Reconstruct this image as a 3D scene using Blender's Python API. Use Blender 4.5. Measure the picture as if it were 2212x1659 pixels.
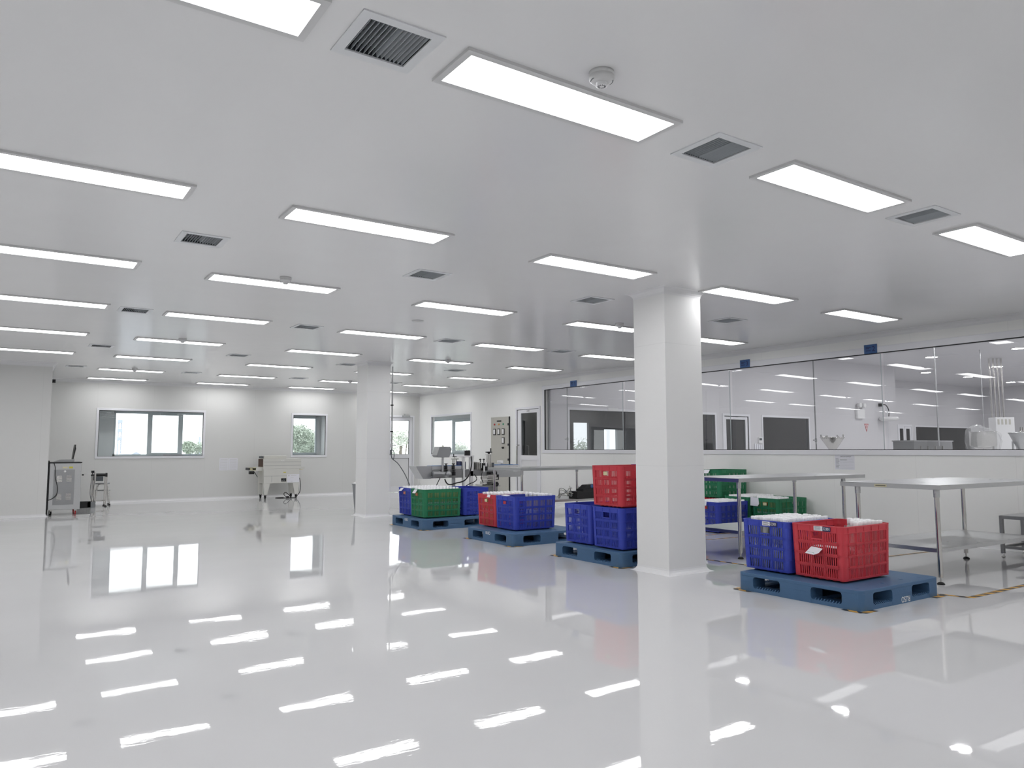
import bpy, bmesh, math, random
from mathutils import Vector, Matrix, Euler

# ------------------------------------------------------------------ camera, world, exposure
for o in list(bpy.data.objects):
    bpy.data.objects.remove(o)
SC = bpy.context.scene
COL = SC.collection
PI = math.pi
random.seed(7)

YAW, PITCH, ROLL = 0.5938, 0.0865, -0.0019
cam_d = bpy.data.cameras.new('camera')
cam_d.sensor_width = 36.0
cam_d.lens = 36.0 * 1618.0 / 2212.0
cam_d.clip_start = 0.02
cam_d.clip_end = 600
cam = bpy.data.objects.new('camera', cam_d)
COL.objects.link(cam)
_f = Vector((math.sin(YAW) * math.cos(PITCH), math.cos(YAW) * math.cos(PITCH), math.sin(PITCH)))
_r = Vector((math.cos(YAW), -math.sin(YAW), 0))
_u = _r.cross(_f)
_r2 = _r * math.cos(ROLL) + _u * math.sin(ROLL)
_u2 = -_r * math.sin(ROLL) + _u * math.cos(ROLL)
cam.matrix_world = Matrix(((_r2.x, _u2.x, -_f.x, 0), (_r2.y, _u2.y, -_f.y, 0), (_r2.z, _u2.z, -_f.z, 1.2), (0, 0, 0, 1)))
SC.camera = cam

world = bpy.data.worlds.new('overcast_sky')
SC.world = world
world.use_nodes = True
_bg = world.node_tree.nodes['Background']
_bg.inputs['Color'].default_value = (0.97, 0.985, 1.0, 1)
_bg.inputs['Strength'].default_value = 2.6

SC.view_settings.view_transform = 'Standard'
SC.view_settings.look = 'None'
SC.view_settings.exposure = 0.0
SC.view_settings.gamma = 1.0
SC.view_settings.use_curve_mapping = False
SC.cycles.max_bounces = 8
SC.cycles.diffuse_bounces = 5
SC.cycles.glossy_bounces = 5
SC.cycles.transmission_bounces = 8
SC.cycles.transparent_max_bounces = 16
SC.cycles.sample_clamp_indirect = 6.0
SC.cycles.caustics_reflective = False
SC.cycles.caustics_refractive = False

PANEL_POWER = 10.7          # emission of the ceiling light panels
DOWNLIGHT_POWER = 135.0     # emission of the downlights in the room behind the glass

# ------------------------------------------------------------------ materials
def lin(h):
    h = h.lstrip('#')
    out = []
    for i in (0, 2, 4):
        c = int(h[i:i + 2], 16) / 255.0
        out.append(c / 12.92 if c <= 0.04045 else ((c + 0.055) / 1.055) ** 2.4)
    return out

MATS = {}
def nt(name):
    m = bpy.data.materials.new(name)
    m.use_nodes = True
    t = m.node_tree
    return m, t, t.nodes['Principled BSDF']

def mat(name, hexc, rough=0.5, metal=0.0, spec=0.5, var=0.0, vscale=6.0, bump=0.0, bscale=200.0, coat=0.0):
    if name in MATS:
        return MATS[name]
    m, t, b = nt(name)
    c = lin(hexc)
    b.inputs['Base Color'].default_value = (*c, 1)
    b.inputs['Roughness'].default_value = rough
    b.inputs['Metallic'].default_value = metal
    b.inputs['Specular IOR Level'].default_value = spec
    b.inputs['Coat Weight'].default_value = coat
    tc = t.nodes.new('ShaderNodeTexCoord')
    if var > 0:
        n = t.nodes.new('ShaderNodeTexNoise')
        n.inputs['Scale'].default_value = vscale
        n.inputs['Detail'].default_value = 4
        t.links.new(tc.outputs['Object'], n.inputs['Vector'])
        mx = t.nodes.new('ShaderNodeMix')
        mx.data_type = 'RGBA'
        mx.inputs[6].default_value = (*[x * (1 - var) for x in c], 1)
        mx.inputs[7].default_value = (*[min(1, x * (1 + var)) for x in c], 1)
        t.links.new(n.outputs['Fac'], mx.inputs[0])
        t.links.new(mx.outputs[2], b.inputs['Base Color'])
    if bump > 0:
        n2 = t.nodes.new('ShaderNodeTexNoise')
        n2.inputs['Scale'].default_value = bscale
        t.links.new(tc.outputs['Object'], n2.inputs['Vector'])
        bp = t.nodes.new('ShaderNodeBump')
        bp.inputs['Strength'].default_value = 1.0
        bp.inputs['Distance'].default_value = bump
        t.links.new(n2.outputs['Fac'], bp.inputs['Height'])
        t.links.new(bp.outputs['Normal'], b.inputs['Normal'])
    MATS[name] = m
    return m

def emit(name, hexc, s):
    if name in MATS:
        return MATS[name]
    m = bpy.data.materials.new(name)
    m.use_nodes = True
    t = m.node_tree
    t.nodes.remove(t.nodes['Principled BSDF'])
    e = t.nodes.new('ShaderNodeEmission')
    e.inputs['Color'].default_value = (*lin(hexc), 1)
    e.inputs['Strength'].default_value = s
    t.links.new(e.outputs[0], t.nodes['Material Output'].inputs['Surface'])
    MATS[name] = m
    return m

def glass_mat(name, tint, ior, rough=0.0):
    if name in MATS:
        return MATS[name]
    m = bpy.data.materials.new(name)
    m.use_nodes = True
    t = m.node_tree
    t.nodes.remove(t.nodes['Principled BSDF'])
    tr = t.nodes.new('ShaderNodeBsdfTransparent')
    tr.inputs['Color'].default_value = (*tint, 1)
    gl = t.nodes.new('ShaderNodeBsdfGlossy')
    gl.inputs['Roughness'].default_value = rough
    gl.inputs['Color'].default_value = (1, 1, 1, 1)
    lw = t.nodes.new('ShaderNodeLayerWeight')           # Schlick reflectance of both faces of the pane
    lw.inputs['Blend'].default_value = 0.5
    pw = t.nodes.new('ShaderNodeMath'); pw.operation = 'POWER'; pw.inputs[1].default_value = 5.0
    t.links.new(lw.outputs['Facing'], pw.inputs[0])
    r0 = 2.0 * ((ior - 1) / (ior + 1)) ** 2
    fr = t.nodes.new('ShaderNodeMath'); fr.operation = 'MULTIPLY_ADD'
    fr.inputs[1].default_value = 1 - r0; fr.inputs[2].default_value = r0
    t.links.new(pw.outputs[0], fr.inputs[0])
    mx = t.nodes.new('ShaderNodeMixShader')
    t.links.new(fr.outputs[0], mx.inputs[0])
    t.links.new(tr.outputs[0], mx.inputs[1])
    t.links.new(gl.outputs[0], mx.inputs[2])
    t.links.new(mx.outputs[0], t.nodes['Material Output'].inputs['Surface'])
    MATS[name] = m
    return m

def panel_wall_mat(name, hexc, axis, period, offset, rough=0.4):
    """painted sandwich panel with thin vertical joints every `period` metres along `axis`"""
    m, t, b = nt(name)
    c = lin(hexc)
    tc = t.nodes.new('ShaderNodeTexCoord')
    sp = t.nodes.new('ShaderNodeSeparateXYZ')
    t.links.new(tc.outputs['Object'], sp.inputs[0])
    ad = t.nodes.new('ShaderNodeMath'); ad.operation = 'ADD'; ad.inputs[1].default_value = -offset + 100 * period
    t.links.new(sp.outputs[axis], ad.inputs[0])
    mo = t.nodes.new('ShaderNodeMath'); mo.operation = 'MODULO'; mo.inputs[1].default_value = period
    t.links.new(ad.outputs[0], mo.inputs[0])
    lt = t.nodes.new('ShaderNodeMath'); lt.operation = 'LESS_THAN'; lt.inputs[1].default_value = 0.004
    t.links.new(mo.outputs[0], lt.inputs[0])
    mx = t.nodes.new('ShaderNodeMix'); mx.data_type = 'RGBA'
    mx.inputs[6].default_value = (*c, 1)
    mx.inputs[7].default_value = (*[x * 0.9 for x in c], 1)
    t.links.new(lt.outputs[0], mx.inputs[0])
    t.links.new(mx.outputs[2], b.inputs['Base Color'])
    b.inputs['Roughness'].default_value = rough
    b.inputs['Specular IOR Level'].default_value = 0.2
    n2 = t.nodes.new('ShaderNodeTexNoise'); n2.inputs['Scale'].default_value = 1.3
    t.links.new(tc.outputs['Object'], n2.inputs['Vector'])
    bp = t.nodes.new('ShaderNodeBump'); bp.inputs['Distance'].default_value = 0.004
    t.links.new(n2.outputs['Fac'], bp.inputs['Height'])
    t.links.new(bp.outputs['Normal'], b.inputs['Normal'])
    MATS[name] = m
    return m

def floor_mat():
    m, t, b = nt('grey_epoxy_floor')
    c = lin('#d0d0d1')
    tc = t.nodes.new('ShaderNodeTexCoord')
    n = t.nodes.new('ShaderNodeTexNoise'); n.inputs['Scale'].default_value = 0.6; n.inputs['Detail'].default_value = 3
    t.links.new(tc.outputs['Object'], n.inputs['Vector'])
    mx = t.nodes.new('ShaderNodeMix'); mx.data_type = 'RGBA'
    mx.inputs[6].default_value = (*[x * 0.95 for x in c], 1)
    mx.inputs[7].default_value = (*[x * 1.04 for x in c], 1)
    t.links.new(n.outputs['Fac'], mx.inputs[0])
    t.links.new(mx.outputs[2], b.inputs['Base Color'])
    b.inputs['Roughness'].default_value = 0.02
    b.inputs['Specular IOR Level'].default_value = 0.5
    w = t.nodes.new('ShaderNodeTexNoise'); w.inputs['Scale'].default_value = 1.2; w.inputs['Detail'].default_value = 1.5
    t.links.new(tc.outputs['Object'], w.inputs['Vector'])
    mp = t.nodes.new('ShaderNodeMapping'); mp.inputs['Scale'].default_value = (0.3, 1, 1); mp.inputs['Rotation'].default_value = (0, 0, 0.45)
    t.links.new(tc.outputs['Object'], mp.inputs['Vector'])
    w2 = t.nodes.new('ShaderNodeTexNoise'); w2.inputs['Scale'].default_value = 34.0; w2.inputs['Detail'].default_value = 3
    t.links.new(mp.outputs[0], w2.inputs['Vector'])
    w3 = t.nodes.new('ShaderNodeTexNoise'); w3.inputs['Scale'].default_value = 0.8; w3.inputs['Detail'].default_value = 2
    t.links.new(tc.outputs['Object'], w3.inputs['Vector'])
    mr = t.nodes.new('ShaderNodeMapRange'); mr.inputs['From Min'].default_value = 0.42; mr.inputs['From Max'].default_value = 0.66
    mr.inputs['To Min'].default_value = 0.2; mr.inputs['To Max'].default_value = 1.0
    t.links.new(w3.outputs['Fac'], mr.inputs['Value'])
    mm = t.nodes.new('ShaderNodeMath'); mm.operation = 'MULTIPLY'
    t.links.new(w2.outputs['Fac'], mm.inputs[0]); t.links.new(mr.outputs[0], mm.inputs[1])
    b1 = t.nodes.new('ShaderNodeBump'); b1.inputs['Distance'].default_value = 0.0019
    t.links.new(w.outputs['Fac'], b1.inputs['Height'])
    b2 = t.nodes.new('ShaderNodeBump'); b2.inputs['Distance'].default_value = 0.00014
    t.links.new(mm.outputs[0], b2.inputs['Height'])
    t.links.new(b1.outputs['Normal'], b2.inputs['Normal'])
    t.links.new(b2.outputs['Normal'], b.inputs['Normal'])
    return m

def hazard_mat():
    m, t, b = nt('yellow_black_hazard_tape')
    tc = t.nodes.new('ShaderNodeTexCoord')
    sp = t.nodes.new('ShaderNodeSeparateXYZ')
    t.links.new(tc.outputs['UV'], sp.inputs[0])
    ad = t.nodes.new('ShaderNodeMath'); ad.operation = 'ADD'
    t.links.new(sp.outputs['X'], ad.inputs[0]); t.links.new(sp.outputs['Y'], ad.inputs[1])
    mo = t.nodes.new('ShaderNodeMath'); mo.operation = 'MODULO'; mo.inputs[1].default_value = 0.15
    t.links.new(ad.outputs[0], mo.inputs[0])
    lt = t.nodes.new('ShaderNodeMath'); lt.operation = 'LESS_THAN'; lt.inputs[1].default_value = 0.075
    t.links.new(mo.outputs[0], lt.inputs[0])
    mx = t.nodes.new('ShaderNodeMix'); mx.data_type = 'RGBA'
    mx.inputs[6].default_value = (*lin('#d9a648'), 1)
    mx.inputs[7].default_value = (*lin('#1b1c22'), 1)
    t.links.new(lt.outputs[0], mx.inputs[0])
    t.links.new(mx.outputs[2], b.inputs['Base Color'])
    b.inputs['Roughness'].default_value = 0.35
    return m

def steel_mat(name, hexc, rough, streak=(1, 1, 60)):
    m, t, b = nt(name)
    c = lin(hexc)
    tc = t.nodes.new('ShaderNodeTexCoord')
    mp = t.nodes.new('ShaderNodeMapping'); mp.inputs['Scale'].default_value = streak
    t.links.new(tc.outputs['Object'], mp.inputs['Vector'])
    n = t.nodes.new('ShaderNodeTexNoise'); n.inputs['Scale'].default_value = 5.0; n.inputs['Detail'].default_value = 4
    t.links.new(mp.outputs[0], n.inputs['Vector'])
    mr = t.nodes.new('ShaderNodeMapRange')
    mr.inputs['To Min'].default_value = rough * 0.7; mr.inputs['To Max'].default_value = rough * 1.35
    t.links.new(n.outputs['Fac'], mr.inputs['Value'])
    t.links.new(mr.outputs[0], b.inputs['Roughness'])
    b.inputs['Base Color'].default_value = (*c, 1)
    b.inputs['Metallic'].default_value = 1.0
    MATS[name] = m
    return m

M_FLOOR = floor_mat()
M_CEIL = mat('white_ceiling_panel', '#e6e6e6', 0.2, spec=0.4, bump=0.006, bscale=0.9)
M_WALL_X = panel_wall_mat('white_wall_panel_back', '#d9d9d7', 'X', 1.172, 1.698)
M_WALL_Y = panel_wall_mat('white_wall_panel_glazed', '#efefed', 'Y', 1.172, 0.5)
M_COLUMN = panel_wall_mat('white_column_panel', '#e4e4e3', 'Z', 1.2, 1.03)
M_NEIGH = mat('pale_wall_beyond_glass', '#d4d3d6', 0.35)
M_TRIM = mat('white_trim', '#e1e1e2', 0.35)
M_FRAME = mat('white_window_frame', '#e6e6ea', 0.35)
M_ALU = mat('grey_aluminium_frame', '#b7bfc2', 0.4, var=0.04)
M_CAVITY = mat('grey_window_cavity', '#c9cccd', 0.6)
M_GASKET = mat('black_gasket', '#1d1d20', 0.6)
M_GLASS = glass_mat('clear_wall_glass', (0.90, 0.91, 0.92), 1.52)
M_WGLASS = glass_mat('clear_window_glass', (0.93, 0.95, 0.95), 1.5)
M_DGLASS = glass_mat('smoky_window_glass', (0.42, 0.44, 0.45), 1.5)
M_PANEL_LIGHT = emit('lit_light_panel', '#fefeff', PANEL_POWER)
M_DOWNLIGHT = emit('lit_downlight', '#ffffff', DOWNLIGHT_POWER)
M_LAMPFRAME = mat('white_lamp_frame', '#cfcfcf', 0.4)
M_VENTFRAME = mat('grey_vent_frame', '#dcdee0', 0.4)
M_VENTBLADE = mat('grey_vent_blade', '#b4b9bd', 0.4)
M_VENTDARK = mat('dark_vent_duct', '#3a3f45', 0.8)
M_HAZ = hazard_mat()
M_STEEL = steel_mat('brushed_steel', '#c3c4c5', 0.30)
M_STEEL2 = steel_mat('dull_steel', '#a0a1a2', 0.38)
M_CHROME = steel_mat('polished_steel', '#cfcdca', 0.13)
M_BLACK = mat('black_plastic', '#141416', 0.45)
M_RUBBER = mat('black_rubber', '#0e0e0f', 0.6)
M_WHITE = mat('white_plastic', '#e8e8e8', 0.4)
M_PAPER = mat('white_paper', '#e4e4ea', 0.7)
M_INK = mat('grey_ink', '#3c3c40', 0.7)
M_BLUE = mat('blue_crate_plastic', '#4152c2', 0.38, var=0.06, vscale=9)
M_RED = mat('red_crate_plastic', '#d94753', 0.38, var=0.05, vscale=9)
M_GREEN = mat('green_crate_plastic', '#358f64', 0.38, var=0.06, vscale=9)
M_PALLET = mat('steel_blue_pallet_plastic', '#426487', 0.55, var=0.07, vscale=14, bump=0.0006, bscale=160)
M_CAP = mat('white_bottle_cap', '#f4f4f6', 0.35)
M_BODY = mat('pale_grey_bottle', '#b0b1ad', 0.2, spec=0.6, var=0.1, vscale=30)
M_AMBER = mat('amber_bottle', '#b9a96a', 0.2, spec=0.6, var=0.15, vscale=30)
M_SIGN = mat('blue_sign_card', '#3c5f93', 0.5)
M_BEIGE = mat('beige_machine_paint', '#d0cfc9', 0.45, var=0.02)
M_BROWN = mat('brown_curtain', '#4a3731', 0.8, var=0.25, vscale=60)
M_GREYBOX = mat('grey_cabinet_paint', '#b9b7ae', 0.45, bump=0.0004, bscale=300)
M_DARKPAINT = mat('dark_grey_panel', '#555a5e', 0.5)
M_YELLOW = mat('yellow_sticker', '#cdc441', 0.5)
M_CREAM = mat('cream_sticker', '#d9d1a8', 0.6)
M_SALMON = mat('salmon_sticker', '#c9775f', 0.6)
M_NAVY = mat('navy_sticker', '#20204e', 0.5)
M_NAVYROLL = mat('navy_drum', '#232b55', 0.35)
M_LIGHTBLUE = mat('light_blue_rail', '#5d86bd', 0.4)
M_BIN = mat('grey_bin_plastic', '#84878a', 0.5)
def wrap_mat():
    m, t, b = nt('clear_wrap')
    b.inputs['Base Color'].default_value = (0.85, 0.86, 0.87, 1); b.inputs['Roughness'].default_value = 0.15
    tr = t.nodes.new('ShaderNodeBsdfTransparent'); mx = t.nodes.new('ShaderNodeMixShader'); mx.inputs[0].default_value = 0.22
    t.links.new(tr.outputs[0], mx.inputs[1]); t.links.new(b.outputs[0], mx.inputs[2])
    t.links.new(mx.outputs[0], t.nodes['Material Output'].inputs['Surface'])
    return m
M_PLASTICWRAP = wrap_mat()
M_LEAF = mat('hazy_green_leaf', '#b4c0b1', 0.6, var=0.15, vscale=1.5)  # haze worked into the leaf colour, paler than the real green
M_LEAF2 = mat('washed_out_leaf', '#cfd6cb', 0.6, var=0.12, vscale=1.5)  # hedge leaves bleached in colour to look washed out by daylight
M_BARK = mat('grey_bark', '#7c776d', 0.8, var=0.2)
M_GROUND = mat('pale_concrete_ground', '#b9bcbd', 0.8, var=0.06, vscale=0.4)
M_HAZEBLUE = mat('haze_blue_steel', '#b9c3d2', 0.6)  # distance haze put into the colour of mast, roofs and chimney
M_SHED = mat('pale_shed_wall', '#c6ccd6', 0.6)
M_RED2 = mat('red_plastic_small', '#b9272c', 0.4)
M_ORANGE = mat('orange_lens', '#e0a04a', 0.3)
M_GREEN2 = mat('green_lens', '#3f9c78', 0.3)

def add_translucency(m, fac):
    t = m.node_tree; b = t.nodes['Principled BSDF']
    tl = t.nodes.new('ShaderNodeBsdfTranslucent'); tl.inputs['Color'].default_value = b.inputs['Base Color'].default_value
    mx = t.nodes.new('ShaderNodeMixShader'); mx.inputs[0].default_value = fac
    t.links.new(b.outputs[0], mx.inputs[1]); t.links.new(tl.outputs[0], mx.inputs[2])
    t.links.new(mx.outputs[0], t.nodes['Material Output'].inputs['Surface'])
for _m in (M_BLUE, M_RED, M_GREEN): add_translucency(_m, 0.22)

# ------------------------------------------------------------------ mesh builder
class MB:
    def __init__(s):
        s.v = []; s.f = []; s.mi = []; s.cur = 0; s.smooth = []; s.uv = {}
    def add(s, vs, fs, smooth=False):
        n = len(s.v)
        s.v += [tuple(v) for v in vs]
        for f in fs:
            s.f.append([i + n for i in f]); s.mi.append(s.cur); s.smooth.append(smooth)
        return s
    def box(s, x0, x1, y0, y1, z0, z1):
        vs = [(x0, y0, z0), (x1, y0, z0), (x1, y1, z0), (x0, y1, z0), (x0, y0, z1), (x1, y0, z1), (x1, y1, z1), (x0, y1, z1)]
        return s.add(vs, [(0, 3, 2, 1), (4, 5, 6, 7), (0, 1, 5, 4), (1, 2, 6, 5), (2, 3, 7, 6), (3, 0, 4, 7)])
    def cbox(s, c, sz, rot=None):
        hx, hy, hz = sz[0] / 2, sz[1] / 2, sz[2] / 2
        vs = [Vector(p) for p in ((-hx, -hy, -hz), (hx, -hy, -hz), (hx, hy, -hz), (-hx, hy, -hz), (-hx, -hy, hz), (hx, -hy, hz), (hx, hy, hz), (-hx, hy, hz))]
        if rot: vs = [rot @ v for v in vs]
        vs = [v + Vector(c) for v in vs]
        return s.add(vs, [(0, 3, 2, 1), (4, 5, 6, 7), (0, 1, 5, 4), (1, 2, 6, 5), (2, 3, 7, 6), (3, 0, 4, 7)])
    def prism(s, pts, a, b, axis='z'):
        """polygon pts (2D) extruded from a to b along axis; axis y: pts are (x, z); axis x: pts are (y, z)"""
        def P(p, h):
            return (p[0], p[1], h) if axis == 'z' else ((p[0], h, p[1]) if axis == 'y' else (h, p[0], p[1]))
        n = len(pts)
        vs = [P(p, a) for p in pts] + [P(p, b) for p in pts]
        fs = [list(range(n))[::-1], list(range(n, 2 * n))] + [(i, (i + 1) % n, n + (i + 1) % n, n + i) for i in range(n)]
        return s.add(vs, fs)
    def lathe(s, prof, c=(0, 0, 0), n=20, axis='z', smooth=True):
        """prof: (r, h) pairs turned about an axis through c"""
        vs = []; fs = []
        rows = []
        for r, h in prof:
            row = []
            if r < 1e-6:
                row = [len(vs)]; vs.append((0, 0, h))
            else:
                for i in range(n):
                    a = 2 * PI * i / n
                    row.append(len(vs)); vs.append((r * math.cos(a), r * math.sin(a), h))
            rows.append(row)
        for A, B in zip(rows, rows[1:]):
            if len(A) == 1 and len(B) == 1: continue
            for i in range(n):
                j = (i + 1) % n
                if len(A) == 1: fs.append((A[0], B[j], B[i]))
                elif len(B) == 1: fs.append((A[i], A[j], B[0]))
                else: fs.append((A[i], A[j], B[j], B[i]))
        if axis == 'x': vs = [(z, x, y) for x, y, z in vs]
        if axis == 'y': vs = [(y, z, x) for x, y, z in vs]
        vs = [(x + c[0], y + c[1], z + c[2]) for x, y, z in vs]
        return s.add(vs, fs, smooth)
    def cyl(s, c, r, h, n=20, axis='z'):
        return s.lathe([(0, 0), (r, 0), (r, 1e-5), (r, h - 1e-5), (r, h), (0, h)], c, n, axis)
    def tube(s, path, r, n=8):
        path = [Vector(p) for p in path]
        vs = []; fs = []
        up = Vector((0.13, 0.27, 1)).normalized()
        for k, p in enumerate(path):
            d = (path[min(k + 1, len(path) - 1)] - path[max(k - 1, 0)]).normalized()
            a = d.cross(up)
            if a.length < 1e-3: a = d.cross(Vector((1, 0, 0)))
            a.normalize(); b = d.cross(a)
            for i in range(n):
                t = 2 * PI * i / n
                vs.append(p + a * (r * math.cos(t)) + b * (r * math.sin(t)))
        for k in range(len(path) - 1):
            for i in range(n):
                j = (i + 1) % n
                fs.append((k * n + i, k * n + j, (k + 1) * n + j, (k + 1) * n + i))
        fs.append(list(range(n))[::-1]); fs.append([(len(path) - 1) * n + i for i in range(n)])
        return s.add(vs, fs, True)
    def quad(s, *p):
        return s.add(p, [tuple(range(len(p)))])
    def build(s, name, mats, parent=None, loc=None, bevel=0.0, smooth=None):
        me = bpy.data.meshes.new(name)
        me.from_pydata(s.v, [], s.f)
        if not isinstance(mats, (list, tuple)): mats = [mats]
        for m in mats: me.materials.append(m)
        for p, mi, sm in zip(me.polygons, s.mi, s.smooth):
            p.material_index = mi; p.use_smooth = sm if smooth is None else smooth
        bm = bmesh.new(); bm.from_mesh(me)
        bmesh.ops.recalc_face_normals(bm, faces=bm.faces)
        bm.to_mesh(me); bm.free()
        o = bpy.data.objects.new(name, me)
        COL.objects.link(o)
        if loc: o.location = loc
        if parent: o.parent = parent
        if bevel > 0:
            md = o.modifiers.new('bevel', 'BEVEL'); md.width = bevel; md.segments = 2; md.limit_method = 'ANGLE'; md.angle_limit = math.radians(50)
        return o

def catmull(pts, n=8):
    pts = [Vector(p) for p in pts]
    P = [pts[0]] + pts + [pts[-1]]
    out = []
    for i in range(1, len(P) - 2):
        for k in range(n):
            t = k / n
            a, b, c, d = P[i - 1], P[i], P[i + 1], P[i + 2]
            out.append(0.5 * ((2 * b) + (-a + c) * t + (2 * a - 5 * b + 4 * c - d) * t * t + (-a + 3 * b - 3 * c + d) * t ** 3))
    out.append(pts[-1])
    return out

def tag(o, label, cat, group=None, kind=None):
    o['label'] = label; o['category'] = cat
    if group: o['group'] = group
    if kind: o['kind'] = kind
    return o
def thing(name, label, cat, loc=(0, 0, 0), rotz=0.0, group=None):
    o = bpy.data.objects.new(name, None); COL.objects.link(o)
    o.empty_display_size = 0.1
    o.location = loc; o.rotation_euler = (0, 0, rotz)
    return tag(o, label, cat, group)
def struct(o, label, cat):
    return tag(o, label, cat, None, 'structure')
def sempty(name, label, cat, loc=(0, 0, 0)):
    o = thing(name, label, cat, loc); o['kind'] = 'structure'; return o
KIDS = {}
def children_of(o):
    return [c for c in bpy.data.objects if c.parent == o]
def dup(root, loc, rotz=0.0, label=None, group=None, kids=None):
    r = root.copy(); COL.objects.link(r); r.location = loc; r.rotation_euler = (0, 0, rotz)
    if label: r['label'] = label
    if group: r['group'] = group
    for c in (kids if kids is not None else children_of(root)):
        d = c.copy(); COL.objects.link(d); d.parent = r
        for g in children_of(c):
            e = g.copy(); COL.objects.link(e); e.parent = d
    return r
def text(name, body, size, m, parent, loc, rot, align='CENTER', extrude=0.0004, sx=1.0):
    cu = bpy.data.curves.new(name, 'FONT')
    cu.body = body; cu.size = size; cu.align_x = align; cu.align_y = 'CENTER'; cu.extrude = extrude
    tmp = bpy.data.objects.new(name, cu); COL.objects.link(tmp)
    dg = bpy.context.evaluated_depsgraph_get()
    me = bpy.data.meshes.new_from_object(tmp.evaluated_get(dg))
    bpy.data.objects.remove(tmp)
    me.materials.clear(); me.materials.append(m)
    o = bpy.data.objects.new(name, me); COL.objects.link(o)
    o.parent = parent; o.location = loc; o.rotation_euler = rot; o.scale = (sx, 1, 1)
    return o
ORD = ['first', 'second', 'third', 'fourth', 'fifth', 'sixth', 'seventh', 'eighth', 'ninth', 'tenth', 'eleventh']

# ------------------------------------------------------------------ room shell
XR, YB, ZC = 9.85, 19.35, 2.78         # glazed wall, back wall, ceiling
XL, YF = -6.6, -3.4                    # unseen far sides of the hall
BX, BY = 0.665, 16.0                   # corner of the projecting wall block

def cells(us, vs, holes):
    us = sorted(set(round(u, 4) for u in us)); vs = sorted(set(round(v, 4) for v in vs))
    for a, b in zip(us, us[1:]):
        for c, d in zip(vs, vs[1:]):
            mu, mv = (a + b) / 2, (c + d) / 2
            if not any(h[0] < mu < h[1] and h[2] < mv < h[3] for h in holes):
                yield a, b, c, d

def wall(name, label, axis, pos, thick, u0, u1, z0, z1, holes, m):
    """slab wall with openings; axis 'x' = wall plane x = pos, u runs along y; axis 'y' = plane y = pos, u runs along x"""
    mb = MB()
    us = [u0, u1] + [h[0] for h in holes] + [h[1] for h in holes]
    vs = [z0, z1] + [h[2] for h in holes] + [h[3] for h in holes]
    def P(u, w, z): return (pos + w, u, z) if axis == 'x' else (u, pos + w, z)
    for a, b, c, d in cells(us, vs, holes):
        for w in (0, thick):
            mb.quad(P(a, w, c), P(b, w, c), P(b, w, d), P(a, w, d))
    for h in list(holes) + [(u0, u1, z0, z1)]:
        a, b, c, d = h
        mb.quad(P(a, 0, c), P(b, 0, c), P(b, thick, c), P(a, thick, c)); mb.quad(P(a, 0, d), P(b, 0, d), P(b, thick, d), P(a, thick, d))
        mb.quad(P(a, 0, c), P(a, 0, d), P(a, thick, d), P(a, thick, c)); mb.quad(P(b, 0, c), P(b, 0, d), P(b, thick, d), P(b, thick, c))
    o = mb.build(name, m)
    return struct(o, label, 'wall')

# floor
mb = MB(); mb.box(XL - 0.1, XR + 0.1, YF - 0.1, YB + 0.1, -0.12, 0.0)
struct(mb.build('floor', M_FLOOR), 'glossy pale grey epoxy floor of the hall', 'floor')

# vents: centre x, y, row from the near side
VENTS = [[(1.165, 2.59), (3.06, 2.59), (5.12, 2.57)],
         [(1.16, 5.90), (3.11, 5.98), (5.12, 6.05), (7.34, 6.10)],
         [(1.156, 9.37), (3.17, 9.44), (5.32, 9.52), (7.43, 9.57)],
         [(1.15, 12.90), (3.19, 12.95), (5.24, 13.25), (7.45, 13.08)],
         [(1.05, 16.34), (3.12, 16.43), (5.36, 16.44), (7.63, 16.40)]]
VO = 0.128                             # half opening of a vent
vh = [(x - VO, x + VO, y - VO, y + VO) for r in VENTS for x, y in r]
mb = MB()
us = [XL, XR] + [h[0] for h in vh] + [h[1] for h in vh]
vs = [YF, YB] + [h[2] for h in vh] + [h[3] for h in vh]
for a, b, c, d in cells(us, vs, vh):
    mb.quad((a, c, ZC), (b, c, ZC), (b, d, ZC), (a, d, ZC))
mb.quad((XL, YF, ZC + 0.3), (XR, YF, ZC + 0.3), (XR, YB, ZC + 0.3), (XL, YB, ZC + 0.3))
struct(mb.build('ceiling', M_CEIL), 'flat white panel ceiling with rows of recessed lights and vents', 'ceiling')

KX = XR / 9.8
def ky(y): return y * KX
def kz(z): return 1.2 + (z - 1.2) * KX
BW = (ky(0.6), ky(13.235), 1.177, kz(2.497))             # the long glass wall opening (y0, y1, z0, z1)
RD = (ky(13.44), ky(14.30), 0.0, kz(2.10))               # glazed door in the glazed wall
RW = (ky(16.40), ky(18.50), 1.055, kz(2.088))            # window near the back corner
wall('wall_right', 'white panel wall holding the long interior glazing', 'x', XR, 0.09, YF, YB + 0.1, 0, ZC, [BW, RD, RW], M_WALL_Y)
W1 = (1.741, 3.985, 1.048, 2.098)
W2 = (6.192, 7.064, 1.048, 2.09)
BD = (8.86, 9.63, 0.0, 2.10)
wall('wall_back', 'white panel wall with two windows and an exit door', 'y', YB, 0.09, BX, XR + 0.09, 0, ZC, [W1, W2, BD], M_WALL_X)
mb = MB(); mb.box(XL, BX, BY, YB + 0.09, 0, ZC + 0.01)
struct(mb.build('wall_left', M_WALL_X), 'plain white wall block projecting at the far side of the hall', 'wall')
mb = MB(); mb.box(XL - 0.1, XL, YF - 0.1, BY, 0, ZC + 0.3)
struct(mb.build('wall_west', M_WALL_Y), 'white side wall of the hall outside the frame', 'wall')
mb = MB(); mb.box(XL - 0.1, XR + 0.1, YF - 0.1, YF, 0, ZC + 0.3)
struct(mb.build('wall_front', M_WALL_X), 'white wall behind the viewpoint', 'wall')

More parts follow.
